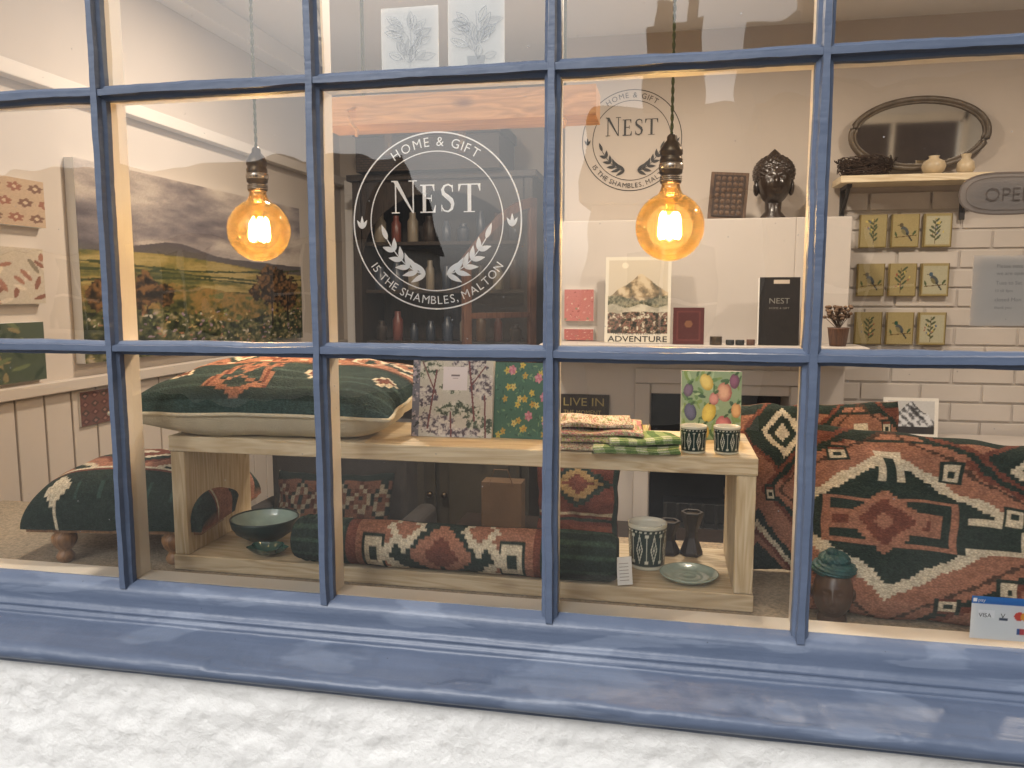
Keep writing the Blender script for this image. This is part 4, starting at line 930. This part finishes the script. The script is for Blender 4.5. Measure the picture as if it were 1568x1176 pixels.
for i in range(3):
    for j in range(3):
        k=Cv(48,58,(156,142,100),100+i*3+j); k.rect(0,0,1,.03,(100,84,40));k.rect(0,0,.03,1,(110,90,44));k.rect(.97,0,1,1,(100,84,40))
        if i==2: k.rect(.08,.08,.92,.92,(172,168,142))
        rr=k.r
        if (i+j)%2==0:
            bx=rr.uniform(.4,.6)
            for q in range(9): k.leaf(bx+.02*math.sin(q),.2+.07*q,rr.uniform(.14,.28),.07,.5+rr.uniform(0,.4)+(q%2)*1.8,(80,88,64))
            k.line(bx,.1,bx,.85,.012,(78,64,44)); k.blobs(9,.2,.3,.8,.85,.025,.045,[(150,84,70),(196,176,100),(88,100,122)])
        else:
            hc=[(44,78,62),(150,66,52),(70,90,110),(90,80,60)][rr.randint(4)]
            k.ell(.48,.5,.17,.10,(76,82,84),-.7);k.ell(.44,.46,.12,.06,(120,112,80),-.7);k.ell(.35,.67,.075,.062,hc);k.line(.55,.42,.74,.2,.025,(56,60,62));k.line(.12,.3,.9,.36,.012,(96,74,46));k.line(.27,.67,.22,.66,.012,(60,50,30)); k.leaf(.75,.36,.2,.08,.8,(76,90,60)); k.leaf(.2,.31,.18,.07,2.0,(76,90,60))
        k.noise(.08)
        xa=.733+.1165*i; za=1.728-.19*j; b=B("gilded_bird_tile"); b.box(xa,xa+.100,2.134,2.1535,za,za+.128,M_stone); b.panel(k,(xa,2.1333,za),(.100,0,0),(0,0,.128),M_gloss); b.done()
b=B("dried_flower_pot"); b.lathe([(0,0),(.028,0),(.036,.06),(.038,.065),(.032,.065),(0,.05)],(.60,1.78,1.3635),M_red,28); MDP=mat("dried_petals",(.13,.08,.05),.9,.4)
for i in range(60):
    a=r.uniform(0,6.28);s_=r.uniform(0,.055);p=(.60+s_*math.cos(a),1.78+s_*math.sin(a)*.7,1.455+r.uniform(0,.05)); b.tube([(.6,1.78,1.42),p],.001,M_twig,4); b.blob(p,(.008,.008,.006),MDP,None,8,5)
b.done()
b=B("console_table"); b.box(.78,1.5,1.75,2.12,.97,1.0,M_wallR)
for x in (.8,1.44):
    for y in (1.78,2.06): b.box(x,x+.04,y,y+.04,.1,.9695,M_wallR)
b.done(.003)
k=Cv(80,60,(222,218,210),51); k.rect(.07,.08,.93,.92,(190,190,190)); m1=fbm(k.U,k.V,8,6,3,5,.7)
k.ramp((k.V<.35+.6*(1-abs(k.U-.5)*2.2)+.2*(m1-.5))&(k.V>.08)&(k.U>.07)&(k.U<.93)&(k.V<.9),m1+.1*np.sin(k.U*40+k.V*30),[(.35,(50,52,56)),(.5,(120,122,126)),(.6,(206,208,212))]); k.rect(.07,.08,.93,.26,(44,44,46)); k.noise(.06)
book("mountain_photo_print",.83,2.02,1.0005,.195,.15,.01,k,0,5)
b=B("side_table"); b.box(-.78,-.08,1.30,1.80,.64,.67,M_dark)
for x in (-.76,-.14):
    for y in (1.33,1.74): b.box(x,x+.04,y,y+.04,.1,.6395,M_dark)
b.done(.003)
k=Cv(90,90,(104,60,50),61,(26,30))
for i,cc in enumerate([G,T,(150,120,76),R,G,(170,160,136)]): k.rect(0,i*.08,1,i*.08+.045,cc)
k.dia(.5,.75,.42,.26,G);k.dia(.5,.75,.3,.2,(160,134,94));k.dia(.5,.75,.18,.12,R);k.rect(.94,0,1,1,G);k.noise(.2); k.C*=.7
pillow("kilim_cushion",stand(-.29,1.42,.672,.27,.30,10,0),.29,.31,.08,k,M_calico,pin=.05,seed=12)
b=B("paper_carrier_bag"); b.box(-.66,-.51,1.55,1.63,.671,.86,M_kraft); b.tube([(-.63,1.548,.85),(-.61,1.545,.91),(-.56,1.545,.91),(-.54,1.548,.85)],.002,M_kraft); b.done(.004)
b=B("brass_candlestick"); b.lathe([(0,0),(.045,0),(.04,.012),(.012,.03),(.01,.08),(.018,.09),(.01,.1),(.01,.18),(.02,.2),(.02,.22),(0,.22)],(.22,1.5,.672),M_brass,28)
b.box(.05,.5,1.3,1.75,.64,.67,M_dark)
for x in (.06,.46):
    for y in (1.32,1.7): b.box(x,x+.03,y,y+.03,.1,.6395,M_dark)
b.done(.001)
b=B("upholstered_armchair"); MF=mat("charcoal_fabric",(.03,.026,.024),.9,.2,20,.4,200)
b.box(-1.45,-.92,1.0,1.55,.36,.56,MF).box(-1.45,-.92,1.45,1.62,.561,1.08,MF).box(-1.53,-1.451,1.0,1.6,.36,.76,MF).box(-.919,-.84,1.0,1.6,.36,.76,MF)
for x in (-1.5,-.9):
    for y in (1.04,1.54): b.lathe([(.012,0),(.02,.25)],(x,y,.105),M_turn,12)
b.done(.03,4)
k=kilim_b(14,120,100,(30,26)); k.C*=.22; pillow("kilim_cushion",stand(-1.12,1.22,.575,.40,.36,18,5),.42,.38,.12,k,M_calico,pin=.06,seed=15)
# ================================================================== CAMERA / LIGHT
cd=D.cameras.new("camera"); cd.sensor_width=36; cd.lens=36*1200/1568; cd.clip_end=500; cd.clip_start=.01
co=D.objects.new("camera",cd); co.location=(0,-1.2,1.55); co.rotation_euler=(rad(90-6.6),0,rad(11.2)); COL.objects.link(co); SC.camera=co
wd=D.worlds.new("World"); SC.world=wd; wd.use_nodes=True; nt=wd.node_tree; bg=nt.nodes["Background"]
sk=N(nt,"ShaderNodeTexSky"); sk.sky_type='NISHITA'; sk.sun_disc=False; sk.sun_elevation=rad(42); sk.sun_rotation=rad(200); sk.air_density=1.0; sk.dust_density=5
hs=N(nt,"ShaderNodeHueSaturation"); hs.inputs["Saturation"].default_value=.12; L(nt,sk.outputs[0],hs.inputs["Color"]); L(nt,hs.outputs[0],bg.inputs[0]); bg.inputs[1].default_value=.15
su=D.lights.new("sun","SUN"); su.energy=1.5; su.angle=rad(20); su.color=(1,.97,.93); so=D.objects.new("sun",su); COL.objects.link(so)
d=Vector((math.sin(rad(200))*math.cos(rad(42)),math.cos(rad(200))*math.cos(rad(42)),math.sin(rad(42))))
so.rotation_euler=d.to_track_quat('Z','Y').to_euler()
SC.view_settings.view_transform='Standard'; SC.view_settings.look='None'; SC.view_settings.exposure=0
